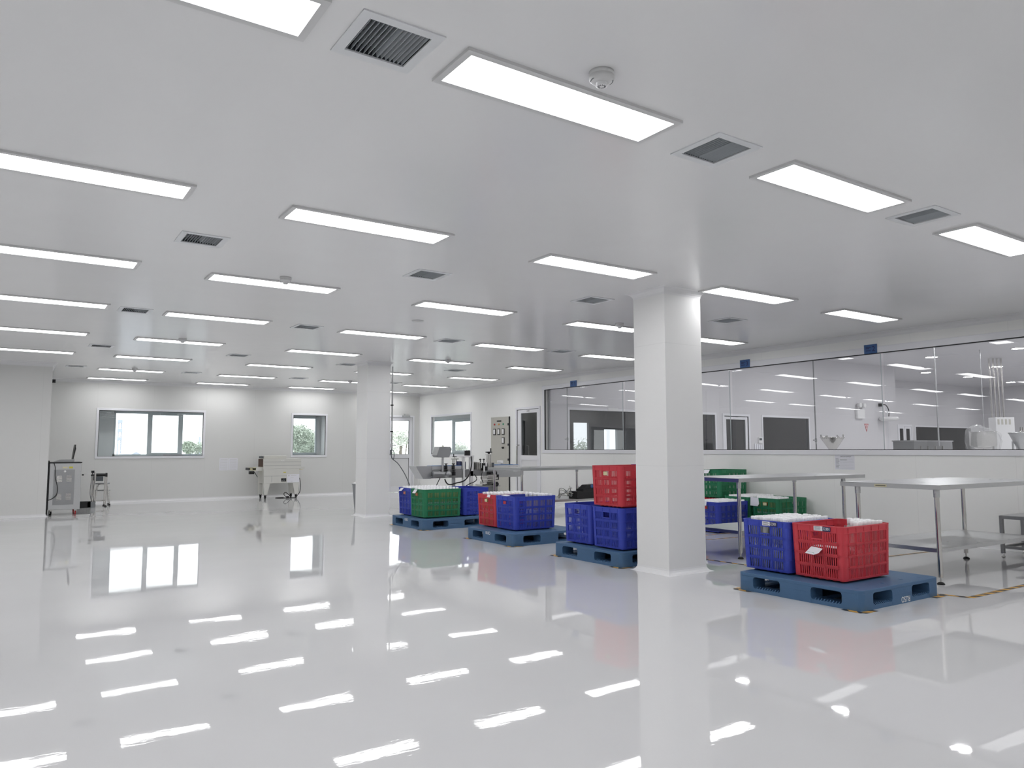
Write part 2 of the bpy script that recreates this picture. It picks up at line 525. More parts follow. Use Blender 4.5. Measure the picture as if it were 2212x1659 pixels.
# cove mouldings (concave, ceiling and floor)
def cove_path(mb, path, z, r, down, closed=False, n=5):
    """mitred cove: path(d) gives the wall line offset d into the room"""
    prof = [(0.0, 0.0)] + [(r - r * math.sin(PI / 2 * k / n), r - r * math.cos(PI / 2 * k / n)) for k in range(n + 1)]
    sg = -1 if down else 1
    cols = [[(p[0], p[1], z + sg * h) for p in path(d)] for d, h in prof]
    m = len(cols[0]); vs = [v for c in cols for v in c]; fs = []
    for a in range(len(cols)):
        b = (a + 1) % len(cols)
        for k in range(m if closed else m - 1):
            k2 = (k + 1) % m
            fs.append((a * m + k, a * m + k2, b * m + k2, b * m + k))
    mb.add(vs, fs, False)
RUNS = [('back', lambda d: [(BX + d, YB - d), (XR - d, YB - d)]), ('right', lambda d: [(XR - d, YF), (XR - d, YB - d)]),
        ('left', lambda d: [(XL, BY - d), (BX + d, BY - d), (BX + d, YB - d)])]
for nm, run in RUNS:
    mb = MB(); cove_path(mb, run, ZC, 0.07, True)
    struct(mb.build('trim_cove_' + nm, M_TRIM), 'white concave moulding between ceiling and %s wall' % nm, 'moulding')
    mb = MB()
    if nm == 'right':
        for a, b in ((YF, RD[0] - 0.06), (RD[1] + 0.06, YB)): cove_path(mb, lambda d: [(XR - d, a), (XR - d, b)], 0.0, 0.05, False)
    elif nm == 'back':
        for a, b in ((BX, BD[0] - 0.06), (BD[1] + 0.06, XR)): cove_path(mb, lambda d: [(a, YB - d), (b, YB - d)], 0.0, 0.05, False)
    else: cove_path(mb, run, 0.0, 0.05, False)
    struct(mb.build('baseboard_' + nm, M_TRIM), 'white coved skirting along the %s wall' % nm, 'skirting')
mb = MB(); mb.lathe([(0.012, 0), (0.012, ZC)], (XR - 0.004, YB - 0.004, 0), 8)
struct(mb.build('trim_corner', M_TRIM), 'thin corner bead where back and glazed walls meet', 'moulding')

# columns
def column(x0, x1, y0, y1, label):
    r = sempty('column', label, 'column', ((x0 + x1) / 2, (y0 + y1) / 2, 0))
    w, d = (x1 - x0) / 2, (y1 - y0) / 2
    mb = MB(); mb.box(-w, w, -d, d, 0, ZC); mb.build('shaft', M_COLUMN, r, bevel=0.004)
    for nm, z, s, rr in (('top_cove', ZC, True, 0.065), ('base_cove', 0.0, False, 0.055)):
        mb = MB()
        cove_path(mb, lambda q: [(-w - q, -d - q), (w + q, -d - q), (w + q, d + q), (-w - q, d + q)], z, rr, s, True)
        mb.build(nm, M_TRIM, r)
    return r
column(5.285, 5.80, 5.165, 5.60, 'square white column in front of the steel tables')
column(5.36, 5.805, 12.58, 13.07, 'square white column with an air hose on its side')

# ------------------------------------------------------------------ ceiling lights
LW, LD = 1.142, 0.249
LX = {-2: -4.6, -1: -2.44, 0: -0.29, 1: 1.49, 2: 3.69, 3: 5.87, 4: 8.04}
LXFIX = {(0, 1): 1.472, (0, 2): 3.552, (0, 3): 5.623, (0, 4): 7.70, (1, 1): 1.505, (1, 2): 3.618, (1, 3): 5.733, (1, 4): 7.853,
         (2, 2): 3.657, (2, 3): 5.819, (2, 4): 7.96, (3, 2): 3.676, (3, 3): 5.861, (4, 3): 5.882, (5, 4): 8.084, (6, 4): 8.114, (6, 3): 5.96,
         (6, 2): 3.72, (7, 2): 3.72, (7, 3): 5.925, (6, 1): 1.456, (7, 1): 1.449}
LY = [2.465, 4.786, 7.07, 9.35, 11.68, 14.09, 16.49, 18.68]
LS = [0.0, 0.04, 0.09, 0.11, 0.07, 0.07, 0.06, 0.05]
fr = 0.03
proto = None
def light_label(r, c):
    col = 4 - c
    return 'flush lit ceiling panel, %s from the back windows and %s from the glazed wall' % (ORD[7 - r], ORD[col])
for r in range(-2, 8):  # negative rows and columns lie out of view, added for the lighting
    for c in LX:
        if r >= 6 and c < 1: continue
        x = LXFIX.get((r, c), LX[c])
        y = (LY[r] + LS[r] * (c - 2)) if r >= 0 else LY[0] + 2.33 * r
        lab = light_label(r, c)
        if proto is None:
            proto = thing('ceiling_light', lab, 'ceiling light', (x + LW / 2, y + LD / 2, ZC), 0, 'ceiling light panels')
            w, d = LW / 2, LD / 2
            mb = MB()
            for (a, b, e, f) in ((-w - fr, w + fr, -d - fr, -d), (-w - fr, w + fr, d, d + fr), (-w - fr, -w, -d, d), (w, w + fr, -d, d)):
                mb.box(a, b, e, f, -0.014, 0.0)
            mb.build('frame', M_LAMPFRAME, proto)
            mb = MB(); mb.box(-w, w, -d, d, -0.006, -0.001)
            mb.build('diffuser', M_PANEL_LIGHT, proto)
            pk = children_of(proto)
        else:
            dup(proto, (x + LW / 2, y + LD / 2, ZC), 0, lab, None, pk)

# ------------------------------------------------------------------ ceiling vents
proto = None
for r, row in enumerate(VENTS):
    for i, (x, y) in enumerate(row):
        ncol = 4 - i - 1
        lab = 'louvred ceiling vent, %s vent row from the back wall, %s from the glazing' % (ORD[4 - r], ORD[ncol])
        if proto is None:
            proto = thing('ceiling_vent', lab, 'air vent', (x, y, ZC), 0, 'ceiling air vents')
            mb = MB(); w = 0.168; q = VO - 0.001
            for a, b, e, f in ((-w, w, -w, -q), (-w, w, q, w), (-w, -q, -q, q), (q, w, -q, q)): mb.box(a, b, e, f, -0.006, 0.001)
            mb.build('frame', M_VENTFRAME, proto)
            mb = MB(); q = VO - 0.002
            for a in range(14):
                xx = -q + (a + 0.5) * 2 * q / 14
                rot = Matrix.Rotation(math.radians(12 if a < 7 else -12), 3, 'Y')
                mb.cbox((xx, 0, 0.012), (0.0016, 2 * q, 0.026), rot)
            mb.build('blade_bank', M_VENTBLADE, proto)
            mb = MB()
            for a in range(7):
                yy = -q + (a + 0.5) * 2 * q / 7
                mb.box(-q, q, yy - 0.0008, yy + 0.0008, 0.030, 0.055)
            mb.build('rear_blade_bank', M_VENTBLADE, proto)
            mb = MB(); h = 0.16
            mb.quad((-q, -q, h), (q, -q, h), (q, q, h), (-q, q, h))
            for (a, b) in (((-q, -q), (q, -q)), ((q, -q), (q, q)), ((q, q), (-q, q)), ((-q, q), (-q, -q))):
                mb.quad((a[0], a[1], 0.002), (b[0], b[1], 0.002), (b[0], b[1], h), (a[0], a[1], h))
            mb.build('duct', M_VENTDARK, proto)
            pk = children_of(proto)
        else:
            dup(proto, (x, y, ZC), 0, lab, None, pk)

# ------------------------------------------------------------------ smoke detectors and blank cover
DET = [(2.011, 2.30, 'white smoke detector beside the large light panel closest to the viewpoint'),
       (2.074, 6.80, 'white smoke detector over the open floor, by the third light row from the viewpoint'),
       (2.034, 11.42, 'white smoke detector over the open floor, by the fifth light row from the viewpoint'),
       (2.033, 16.19, 'white smoke detector on the ceiling just ahead of the wide back window'),
       (6.369, 7.00, 'white smoke detector on the ceiling just behind the column by the steel tables'),
       (6.449, 11.58, 'white smoke detector on the ceiling between the two columns'),
       (6.54, 16.36, 'white smoke detector on the ceiling beyond the far column')]
proto = None
for x, y, lab in DET:
    if proto is None:
        proto = thing('smoke_detector', lab, 'smoke detector', (x, y, ZC), 0, 'ceiling smoke detectors')
        mb = MB(); mb.lathe([(0, 0), (0.053, 0), (0.053, -0.016), (0.051, -0.017), (0.051, -0.019), (0.053, -0.020), (0.052, -0.034), (0.040, -0.044), (0.026, -0.047), (0.0, -0.047)], n=28)
        mb.build('housing', M_LAMPFRAME, proto)
        mb = MB(); mb.lathe([(0.024, -0.045), (0.024, -0.060), (0.020, -0.062), (0.0, -0.062)], n=24)
        mb.build('sensor_cap', M_TRIM, proto)
        mb = MB()
        for k in range(12):
            a = 2 * PI * k / 12
            mb.cbox((0.014 * math.cos(a), 0.014 * math.sin(a), -0.0625), (0.008, 0.003, 0.001), Matrix.Rotation(a, 3, 'Z'))
        mb.build('sensor_grille', M_DARKPAINT, proto)
        for a0 in (2.5, 5.6):
            mb = MB()
            for k in range(5):
                a = a0 + k * 0.16
                mb.cbox((0.0465 * math.cos(a), 0.0465 * math.sin(a), -0.0392), (0.003, 0.009, 0.002), Matrix.Rotation(a, 3, 'Z'))
            mb.build('side_slot', M_DARKPAINT, proto)
        pk = children_of(proto)
    else:
        dup(proto, (x, y, ZC), 0, lab, None, pk)
mb = MB(); mb.lathe([(0, 0), (0.075, 0), (0.073, -0.005), (0.066, -0.008), (0, -0.008)], n=28)
tag(mb.build('ceiling_cover_plate', M_LAMPFRAME, loc=(4.16, 8.24, ZC)), 'round blank cover plate on the ceiling between light rows', 'cover plate')

# ------------------------------------------------------------------ glazing of the long interior window
def frame_x(mb, x0, x1, y0, y1, z0, z1, w):
    mb.box(x0, x1, y0 - w, y1 + w, z1, z1 + w); mb.box(x0, x1, y0 - w, y1 + w, z0 - w, z0)
    mb.box(x0, x1, y0 - w, y0, z0, z1); mb.box(x0, x1, y1, y1 + w, z0, z1)
def frame_y(mb, x0, x1, y0, y1, z0, z1, w):
    mb.box(x0 - w, x1 + w, y0, y1, z1, z1 + w); mb.box(x0 - w, x1 + w, y0, y1, z0 - w, z0)
    mb.box(x0 - w, x0, y0, y1, z0, z1); mb.box(x1, x1 + w, y0, y1, z0, z1)

win = sempty('window_1', 'long strip of interior glazing looking into the next production room', 'window')
y0, y1, z0, z1 = BW
mb = MB()
mb.box(XR - 0.012, XR + 0.03, y0 - 0.085, y1 + 0.085, z1, z1 + 0.088); mb.box(XR - 0.014, XR + 0.03, y0 - 0.085, y1 + 0.085, z0 - 0.07, z0)
mb.box(XR - 0.012, XR + 0.03, y0 - 0.085, y0, z0, z1); mb.box(XR - 0.012, XR + 0.03, y1, y1 + 0.085, z0, z1)
mb.build('window_frame', M_FRAME, win, bevel=0.003)
mb = MB()
g = 0.012
mb.box(XR - 0.004, XR + 0.02, y0, y1, z1 - g, z1); mb.box(XR - 0.004, XR + 0.02, y0, y1, z0, z0 + g * 0.6)
mb.box(XR - 0.004, XR + 0.02, y1 - g, y1, z0, z1)
JOINTS = [ky(10.725), ky(8.151), ky(5.578), ky(3.0)]
mb.build('gasket', M_GASKET, win)
mb = MB()
for j in JOINTS: mb.box(XR + 0.004, XR + 0.016, j - 0.003, j + 0.003, z0, z1)
mb.build('joint_strip', M_ALU, win)
ed = [y0] + JOINTS[::-1] + [y1]
TILT, PAN = math.radians(0.8), math.radians(1.0)
for a, b in zip(ed, ed[1:]):
    mb = MB(); cy, cz = (a + b) / 2, (z0 + z1) / 2
    def gx(y, z): return XR + 0.045 + (z - cz) * math.tan(TILT) + (y - cy) * math.tan(PAN)
    mb.quad(*[(gx(y, z), y, z) for y, z in ((a, z0), (b, z0), (b, z1), (a, z1))])
    mb.build('pane', M_GLASS, win)

def number_sign(yc, w, num, label):
    zc_, h = kz(2.557), 0.125
    r = thing('number_sign', label, 'sign', (XR - 0.016, yc, zc_), 0, 'blue number signs over the glazing')
    mb = MB(); mb.box(-0.003, 0.003, -w / 2, w / 2, -h / 2, h / 2); mb.build('card', M_SIGN, r)
    rot = (PI / 2, 0, -PI / 2)
    text('number', num, 0.10, M_NAVY, r, (-0.0045, -w * 0.24, -0.004), rot)
    mb = MB()
    for k, (z, l) in enumerate(((0.022, 0.075), (0.008, 0.05), (-0.022, 0.07))):
        for q in range(6):
            mb.box(-0.0042, -0.0032, w * 0.36 - l * (q + 0.85) / 6, w * 0.36 - l * q / 6, z - 0.005, z + 0.005)
    mb.build('small_print', M_NAVY, r)
number_sign(ky(12.20), 0.215, '5', 'small blue card with the number 5 above the glazing')
number_sign(ky(7.812), 0.19, '3', 'small blue card with the number 3 above the glazing')
number_sign(ky(5.70), 0.185, '2', 'small blue card with the number 2 above the glazing')

# ------------------------------------------------------------------ back windows and corner window: flush inner pane, cavity, outer aluminium window
def outer_window_y(root, x0, x1, z0, z1, yo, sashes):
    """outer aluminium window in plane y = yo"""
    mb = MB(); w = 0.045
    mb.box(x0, x1, yo, yo + 0.05, z1 - w, z1); mb.box(x0, x1, yo, yo + 0.05, z0, z0 + w)
    mb.box(x0, x0 + w, yo, yo + 0.05, z0, z1); mb.box(x1 - w, x1, yo, yo + 0.05, z0, z1)
    mb.build('outer_frame', M_ALU, root)
    mb = MB()
    for s in sashes:
        a, b, sw, up = s
        mb.box(a, a + sw, yo - 0.02, yo + 0.03, z0 + w, z1 - w); mb.box(b - sw, b, yo - 0.02, yo + 0.03, z0 + w, z1 - w)
        mb.box(a + sw, b - sw, yo - 0.02, yo + 0.03, z1 - w - up, z1 - w); mb.box(a + sw, b - sw, yo - 0.02, yo + 0.03, z0 + w, z0 + w + up)
    mb.build('sash', M_ALU, root)
    mb = MB(); mb.quad((x0, yo + 0.02, z0), (x1, yo + 0.02, z0), (x1, yo + 0.02, z1), (x0, yo + 0.02, z1))
    mb.build('outer_pane', M_WGLASS, root)

def back_window(name, label, W, depth, ox0, ox1, oz0, oz1, cav, sashes):
    x0, x1, z0, z1 = W
    r = sempty(name, label, 'window')
    mb = MB(); frame_y(mb, x0, x1, YB - 0.014, YB + 0.02, z0, z1, 0.05); mb.build('window_frame', M_FRAME, r, bevel=0.003)
    mb = MB(); g = 0.01
    for a in ((x0, x1, z1 - g, z1), (x0, x1, z0, z0 + g * 0.6), (x0, x0 + g, z0, z1), (x1 - g, x1, z0, z1)): mb.box(a[0], a[1], YB - 0.003, YB + 0.02, a[2], a[3])
    mb.build('gasket', M_GASKET, r)
    mb = MB(); mb.quad((x0, YB + 0.03, z0), (x1, YB + 0.03, z0), (x1, YB + 0.03, z1), (x0, YB + 0.03, z1)); mb.build('inner_pane', M_WGLASS, r)
    # cavity between the panel wall and the outer wall
    cx0, cx1 = cav; ya, yb = YB + 0.09, YB + depth
    mb = MB(); cz0, cz1 = z0 - 0.01, z1 + 0.08
    mb.quad((cx0, ya, cz0), (cx1, ya, cz0), (cx1, yb, cz0), (cx0, yb, cz0)); mb.quad((cx0, ya, cz1), (cx1, ya, cz1), (cx1, yb, cz1), (cx0, yb, cz1))
    mb.quad((cx0, ya, cz0), (cx0, yb, cz0), (cx0, yb, cz1), (cx0, ya, cz1)); mb.quad((cx1, ya, cz0), (cx1, yb, cz0), (cx1, yb, cz1), (cx1, ya, cz1))
    for a, b, c, d in cells([cx0, cx1, ox0, ox1], [cz0, cz1, oz0, oz1], [(ox0, ox1, oz0, oz1)]):
        mb.quad((a, yb, c), (b, yb, c), (b, yb, d), (a, yb, d))
    mb.build('cavity_lining', M_CAVITY, r)
    outer_window_y(r, ox0, ox1, oz0, oz1, yb, sashes)
    return r
# outer panes of the wide window: left light, sliding centre sash, right light
d1 = 0.45; k1 = (YB + d1) / YB
def onp(px_x, k): return px_x * k
back_window('window_2', 'wide back wall window with three bright lights and a view of trees', W1, d1, 2.045 * k1, 4.32, 1.045, 2.10, (1.74, 4.42),
            [(2.755 * k1, 3.52 * k1, 0.10, 0.03)])
back_window('window_3', 'narrow back wall window filled by a large tree', W2, 0.5, 6.16, 6.83 * 1.026, 1.04, 2.10, (6.14, 7.10), [(6.17, 6.83 * 1.026 - 0.02, 0.03, 0.03)])

r = sempty('window_4', 'corner window in the glazed wall with a sliding sash and hedge outside', 'window')
y0, y1, z0, z1 = RW
mb = MB(); frame_x(mb, XR - 0.014, XR + 0.02, y0, y1, z0, z1, 0.05); mb.build('window_frame', M_FRAME, r, bevel=0.003)
mb = MB(); mb.quad((XR + 0.03, y0, z0), (XR + 0.03, y1, z0), (XR + 0.03, y1, z1), (XR + 0.03, y0, z1)); mb.build('inner_pane', M_WGLASS, r)
xa, xb = XR + 0.09, XR + 0.42
oy0, oy1, oz0, oz1 = y0 - 0.02, y1 + 0.9, z0 - 0.0, z1 - 0.05
mb = MB(); cz0, cz1 = z0 - 0.01, z1 + 0.02
for zz in (cz0, cz1): mb.quad((xa, y0 - 0.1, zz), (xa, y1 + 1.0, zz), (xb, y1 + 1.0, zz), (xb, y0 - 0.1, zz))
for yy in (y0 - 0.1, y1 + 1.0): mb.quad((xa, yy, cz0), (xb, yy, cz0), (xb, yy, cz1), (xa, yy, cz1))
for a, b, c, d in cells([y0 - 0.1, y1 + 1.0, oy0 + 0.05, oy1], [cz0, cz1, oz0, oz1], [(oy0 + 0.05, oy1, oz0, oz1)]):
    mb.quad((xb, a, c), (xb, b, c), (xb, b, d), (xb, a, d))
mb.build('cavity_lining', M_CAVITY, r)
mb = MB(); w = 0.05
mb.box(xb, xb + 0.05, oy0, oy1, oz1 - w, oz1); mb.box(xb, xb + 0.05, oy0, oy1, oz0, oz0 + w); mb.box(xb, xb + 0.05, oy0, oy0 + 0.08, oz0, oz1); mb.box(xb, xb + 0.05, oy1 - w, oy1, oz0, oz1)
mb.build('outer_frame', M_ALU, r)
mb = MB(); sa, sb = 17.0, 18.14
mb.box(xb - 0.03, xb + 0.02, sa, sa + 0.08, oz0 + w, oz1 - w); mb.box(xb - 0.03, xb + 0.02, sb - 0.10, sb, oz0 + w, oz1 - w)
mb.box(xb - 0.03, xb + 0.02, sa + 0.08, sb - 0.10, oz1 - w - 0.05, oz1 - w); mb.box(xb - 0.03, xb + 0.02, sa + 0.08, sb - 0.10, oz0 + w, oz0 + w + 0.06)
mb.build('sash', M_ALU, r)
mb = MB(); mb.quad((xb + 0.02, oy0, oz0), (xb + 0.02, oy1, oz0), (xb + 0.02, oy1, oz1), (xb + 0.02, oy0, oz1)); mb.build('outer_pane', M_WGLASS, r)

# ------------------------------------------------------------------ doors
def door_y():
    r = sempty('door_1', 'white half glazed exit door in the back wall beside the corner', 'door', (0, YB, 0))
    x0, x1, z0, z1 = BD
    mb = MB()
    mb.box(x0 - 0.05, x0, -0.02, 0.06, 0, z1 + 0.05); mb.box(x1, x1 + 0.05, -0.02, 0.06, 0, z1 + 0.05); mb.box(x0, x1, -0.02, 0.06, z1, z1 + 0.05)
    mb.build('door_frame', M_FRAME, r, bevel=0.003)
    mb = MB(); a = 0.105
    mb.box(x0 + 0.004, x0 + a, 0, 0.045, 0.01, z1 - 0.004); mb.box(x1 - a, x1 - 0.004, 0, 0.045, 0.01, z1 - 0.004)
    mb.box(x0 + a, x1 - a, 0, 0.045, z1 - 0.085, z1 - 0.004); mb.box(x0 + a, x1 - a, 0, 0.045, 0.95, 1.055); mb.box(x0 + a, x1 - a, 0, 0.045, 0.01, 0.16)
    lf = mb.build('door_leaf', M_FRAME, r, bevel=0.003)
    mb = MB(); mb.box(x0 + a, x1 - a, 0.014, 0.03, 0.16, 0.95); mb.build('lower_panel', M_TRIM, lf)
    mb = MB()
    for q in ((x0 + a, x1 - a, 2.003, 2.015), (x0 + a, x1 - a, 1.055, 1.063), (x1 - a - 0.01, x1 - a, 1.055, 2.015), (x0 + a, x1 - a, 0.94, 0.95), (x1 - a - 0.006, x1 - a, 0.16, 0.95)): mb.box(q[0], q[1], 0.004, 0.03, q[2], q[3])
    mb.build('gasket', M_GASKET, lf)
    mb = MB(); mb.quad((x0 + a, 0.02, 1.055), (x1 - a, 0.02, 1.055), (x1 - a, 0.02, 2.015), (x0 + a, 0.02, 2.015)); mb.build('pane', M_WGLASS, lf)
    mb = MB(); mb.box(x0 + 0.03, x0 + 0.07, -0.05, 0, 1.04, 1.07); mb.box(x0 + 0.03, x0 + 0.15, -0.055, -0.035, 1.045, 1.065); mb.build('door_handle', M_CHROME, r)
    mb = MB(); mb.box(9.30, 9.52, -0.075, -0.021, 2.105, 2.155); mb.cbox((9.38, -0.13, 2.185), (0.26, 0.022, 0.012), Matrix.Rotation(0.5, 3, 'Z')); mb.cbox((9.36, -0.09, 2.185), (0.03, 0.16, 0.012), Matrix.Rotation(-0.5, 3, 'Z')); mb.cyl((9.36, -0.048, 2.155), 0.015, 0.035, 10)
    mb.build('door_closer', M_STEEL, r)
door_y()

def glazed_door_x():
    r = sempty('door_2', 'white door with a tall dark glass pane beside the electrical cabinet', 'door', (XR, 0, 0))
    y0, y1, z0, z1 = RD
    mb = MB()
    mb.box(-0.02, 0.06, y0 - 0.05, y0, 0, z1 + 0.05); mb.box(-0.02, 0.06, y1, y1 + 0.05, 0, z1 + 0.05); mb.box(-0.02, 0.06, y0, y1, z1, z1 + 0.05)
    mb.build('door_frame', M_FRAME, r, bevel=0.003)
    mb = MB(); a = 0.09
    mb.box(0, 0.045, y0 + 0.004, y0 + a, 0.01, z1 - 0.004); mb.box(0, 0.045, y1 - a - 0.06, y1 - 0.012, 0.01, z1 - 0.012)
    b_ = y1 - a - 0.06
    mb.box(0, 0.045, y0 + a, b_, z1 - 0.085, z1 - 0.004); mb.box(0, 0.045, y0 + a, b_, 0.945, 1.055); mb.box(0, 0.045, y0 + a, b_, 0.01, 0.14)
    lf = mb.build('door_leaf', M_FRAME, r)
    mb = MB(); mb.box(0.014, 0.03, y0 + a, b_, 0.14, 0.945); mb.build('lower_panel', M_TRIM, lf)
    mb = MB(); mb.quad((0.02, y0 + a, 1.055), (0.02, b_, 1.055), (0.02, b_, z1 - 0.085), (0.02, y0 + a, z1 - 0.085)); mb.build('pane', M_DGLASS, lf)
    mb = MB()
    mb.box(-0.002, 0.02, y1 - 0.012, y1 - 0.002, 0, z1); mb.box(-0.002, 0.02, y0, y1, z1 - 0.008, z1 - 0.002)
    mb.build('gasket', M_GASKET, r)
    for yy in (y1 - 0.075,):
        mb = MB(); mb.tube(catmull([(0, yy, 0.72), (-0.06, yy, 0.74), (-0.07, yy, 0.80), (-0.07, yy, 1.20), (-0.06, yy, 1.27), (0, yy, 1.29)], 5), 0.016, 10)
        mb.build('pull_handle', M_CHROME, r)
    mb = MB(); mb.tube(catmull([(0.05, y1 - 0.28, 0.72), (0.11, y1 - 0.28, 0.74), (0.12, y1 - 0.28, 0.80), (0.12, y1 - 0.28, 1.20), (0.11, y1 - 0.28, 1.27), (0.05, y1 - 0.28, 1.29)], 5), 0.016, 10)
    mb.build('rear_pull_handle', M_CHROME, r)
    mb = MB(); mb.box(-0.004, 0.001, (y0 + y1) / 2 - 0.12, (y0 + y1) / 2 + 0.1, z1 - 0.06, z1 - 0.025); s = mb.build('door_plate', M_WHITE, r)
    mb = MB(); mb.box(-0.0055, -0.004, (y0 + y1) / 2 - 0.06, (y0 + y1) / 2 + 0.05, z1 - 0.048, z1 - 0.036); mb.build('printed_line', M_INK, s)
glazed_door_x()

# ------------------------------------------------------------------ rooms beyond the glazed wall
NX0, NX1, NYB, NZ = XR + 0.09, 24.0, 13.2, 3.83
NYC, NX2 = 15.7, 35.5
def quadwall(name, label, m, *quads, cat='wall'):
    mb = MB()
    for q in quads: mb.quad(*q)
    return struct(mb.build(name, m), label, cat)
quadwall('floor_neighbour', 'floor of the production room behind the glazing', M_FLOOR, ((NX0 - 0.09, -1.5, 0), (NX2, -1.5, 0), (NX2, NYC, 0), (NX0 - 0.09, NYC, 0)), cat='floor')
quadwall('ceiling_neighbour', 'higher ceiling of the production room behind the glazing', M_NEIGH, ((NX0 - 0.09, -1.5, NZ), (NX2, -1.5, NZ), (NX2, NYC, NZ), (NX0 - 0.09, NYC, NZ)), cat='ceiling')
quadwall('wall_neighbour_east', 'end wall of the production room behind the glazing', M_NEIGH, ((NX2, -1.5, 0), (NX2, NYC, 0), (NX2, NYC, NZ), (NX2, -1.5, NZ)))
quadwall('wall_neighbour_front', 'side wall of the production room outside the frame', M_NEIGH, ((NX0 - 0.09, -1.5, 0), (NX2, -1.5, 0), (NX2, -1.5, NZ), (NX0 - 0.09, -1.5, NZ)))
quadwall('wall_neighbour_header', 'wall strip above the hall ceiling on the production room side', M_NEIGH, ((XR + 0.091, -1.5, ZC - 0.02), (XR + 0.091, NYB, ZC - 0.02), (XR + 0.091, NYB, NZ), (XR + 0.091, -1.5, NZ)))
NW1 = (10.46, 15.27, 0.9, 2.075)
ND = (15.62, 16.60, 0.0, 2.06)
NW2 = (17.21, 19.27, 0.9, 2.058)
wall('wall_neighbour_back', 'pale wall with dark windows seen through the glazing', 'y', NYB, 0.09, NX0, NX1, 0, NZ, [NW1, ND, NW2], M_NEIGH)
quadwall('wall_neighbour_side', 'return wall beside the double doors behind the glazing', M_NEIGH, ((NX1, NYB, 0), (NX1, NYC, 0), (NX1, NYC, NZ), (NX1, NYB, NZ)))
NDD = (28.64, 29.56, 0.0, 2.06)
NW3 = (29.9, 34.4, 0.9, 2.045)
wall('wall_neighbour_far', 'far pale wall with double doors and a dark window behind the glazing', 'y', NYC, 0.09, NX1, NX2, 0, NZ, [NDD, NW3], M_NEIGH)
# unlit corridor behind those walls
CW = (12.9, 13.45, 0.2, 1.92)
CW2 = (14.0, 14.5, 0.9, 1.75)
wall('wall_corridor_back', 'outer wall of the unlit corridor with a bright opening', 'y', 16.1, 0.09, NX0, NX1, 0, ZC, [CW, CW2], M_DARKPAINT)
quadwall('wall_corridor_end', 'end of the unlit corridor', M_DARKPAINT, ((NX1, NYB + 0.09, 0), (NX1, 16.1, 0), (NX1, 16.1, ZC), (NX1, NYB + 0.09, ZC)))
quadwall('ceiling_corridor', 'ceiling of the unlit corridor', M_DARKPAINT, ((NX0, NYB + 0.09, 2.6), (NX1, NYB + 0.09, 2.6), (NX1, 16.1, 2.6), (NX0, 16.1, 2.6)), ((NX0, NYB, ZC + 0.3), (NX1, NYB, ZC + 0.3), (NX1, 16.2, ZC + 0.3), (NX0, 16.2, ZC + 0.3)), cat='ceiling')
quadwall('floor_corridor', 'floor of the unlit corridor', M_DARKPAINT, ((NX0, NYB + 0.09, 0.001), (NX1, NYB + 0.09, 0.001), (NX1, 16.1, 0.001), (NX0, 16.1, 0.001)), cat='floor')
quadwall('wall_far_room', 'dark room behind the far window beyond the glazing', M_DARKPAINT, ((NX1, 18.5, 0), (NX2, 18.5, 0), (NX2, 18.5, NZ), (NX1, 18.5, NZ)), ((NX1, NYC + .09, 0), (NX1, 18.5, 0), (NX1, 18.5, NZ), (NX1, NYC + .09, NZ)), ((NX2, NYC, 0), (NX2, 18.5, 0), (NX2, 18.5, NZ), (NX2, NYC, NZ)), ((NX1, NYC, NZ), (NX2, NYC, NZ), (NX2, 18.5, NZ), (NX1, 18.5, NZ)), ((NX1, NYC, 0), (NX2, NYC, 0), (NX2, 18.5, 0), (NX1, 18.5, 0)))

def neighbour_window(name, label, W, yy, plate=None):
    x0, x1, z0, z1 = W
    r = sempty(name, label, 'window')
    mb = MB(); frame_y(mb, x0, x1, yy - 0.014, yy + 0.02, z0, z1, 0.055); mb.build('window_frame', M_FRAME, r)
    mb = MB(); mb.quad((x0, yy + 0.03, z0), (x1, yy + 0.03, z0), (x1, yy + 0.03, z1), (x0, yy + 0.03, z1)); mb.build('pane', M_DGLASS, r)
    if plate:
        mb = MB(); mb.box(plate - 0.16, plate + 0.16, yy - 0.02, yy - 0.012, z1 + 0.012, z1 + 0.072); mb.build('label_plate', M_WHITE, r)
neighbour_window('window_5', 'dark window with white frame behind the glazing beside the red crate stack', NW1, NYB, 11.75)
neighbour_window('window_6', 'dark window with white frame behind the glazing beside a white door', NW2, NYB)
neighbour_window('window_7', 'wide dark window on the far wall behind the glazing', NW3, NYC)
r = sempty('door_3', 'white door with dark glass behind the glazing between two dark windows', 'door', (0, NYB, 0))
x0, x1, z0, z1 = ND
mb = MB(); mb.box(x0 - 0.06, x0, -0.02, 0.06, 0, z1 + 0.06); mb.box(x1, x1 + 0.06, -0.02, 0.06, 0, z1 + 0.06); mb.box(x0, x1, -0.02, 0.06, z1, z1 + 0.06); mb.build('door_frame', M_FRAME, r)
mb = MB(); a = 0.09
mb.box(x0 + 0.005, x0 + a, 0, 0.045, 0, z1 - 0.02); mb.box(x1 - a - 0.03, x1 - 0.03, 0, 0.045, 0, z1 - 0.02); mb.box(x0 + a, x1 - a - 0.03, 0, 0.045, z1 - 0.09, z1 - 0.02); mb.box(x0 + a, x1 - a - 0.03, 0, 0.045, 0, 0.95)
lf = mb.build('door_leaf', M_FRAME, r)
mb = MB(); mb.quad((x0 + a, 0.02, 0.95), (x1 - a, 0.02, 0.95), (x1 - a, 0.02, z1 - 0.08), (x0 + a, 0.02, z1 - 0.08)); mb.build('pane', M_DGLASS, lf)
mb = MB(); mb.box(x1 - 0.03, x1 - 0.018, 0.0, 0.04, 0, z1); mb.build('gasket', M_GASKET, r)
r = sempty('door_4', 'narrow white double door with dark panes far behind the glazing', 'door', (0, NYC, 0))
x0, x1, z0, z1 = NDD; xm = (x0 + x1) / 2
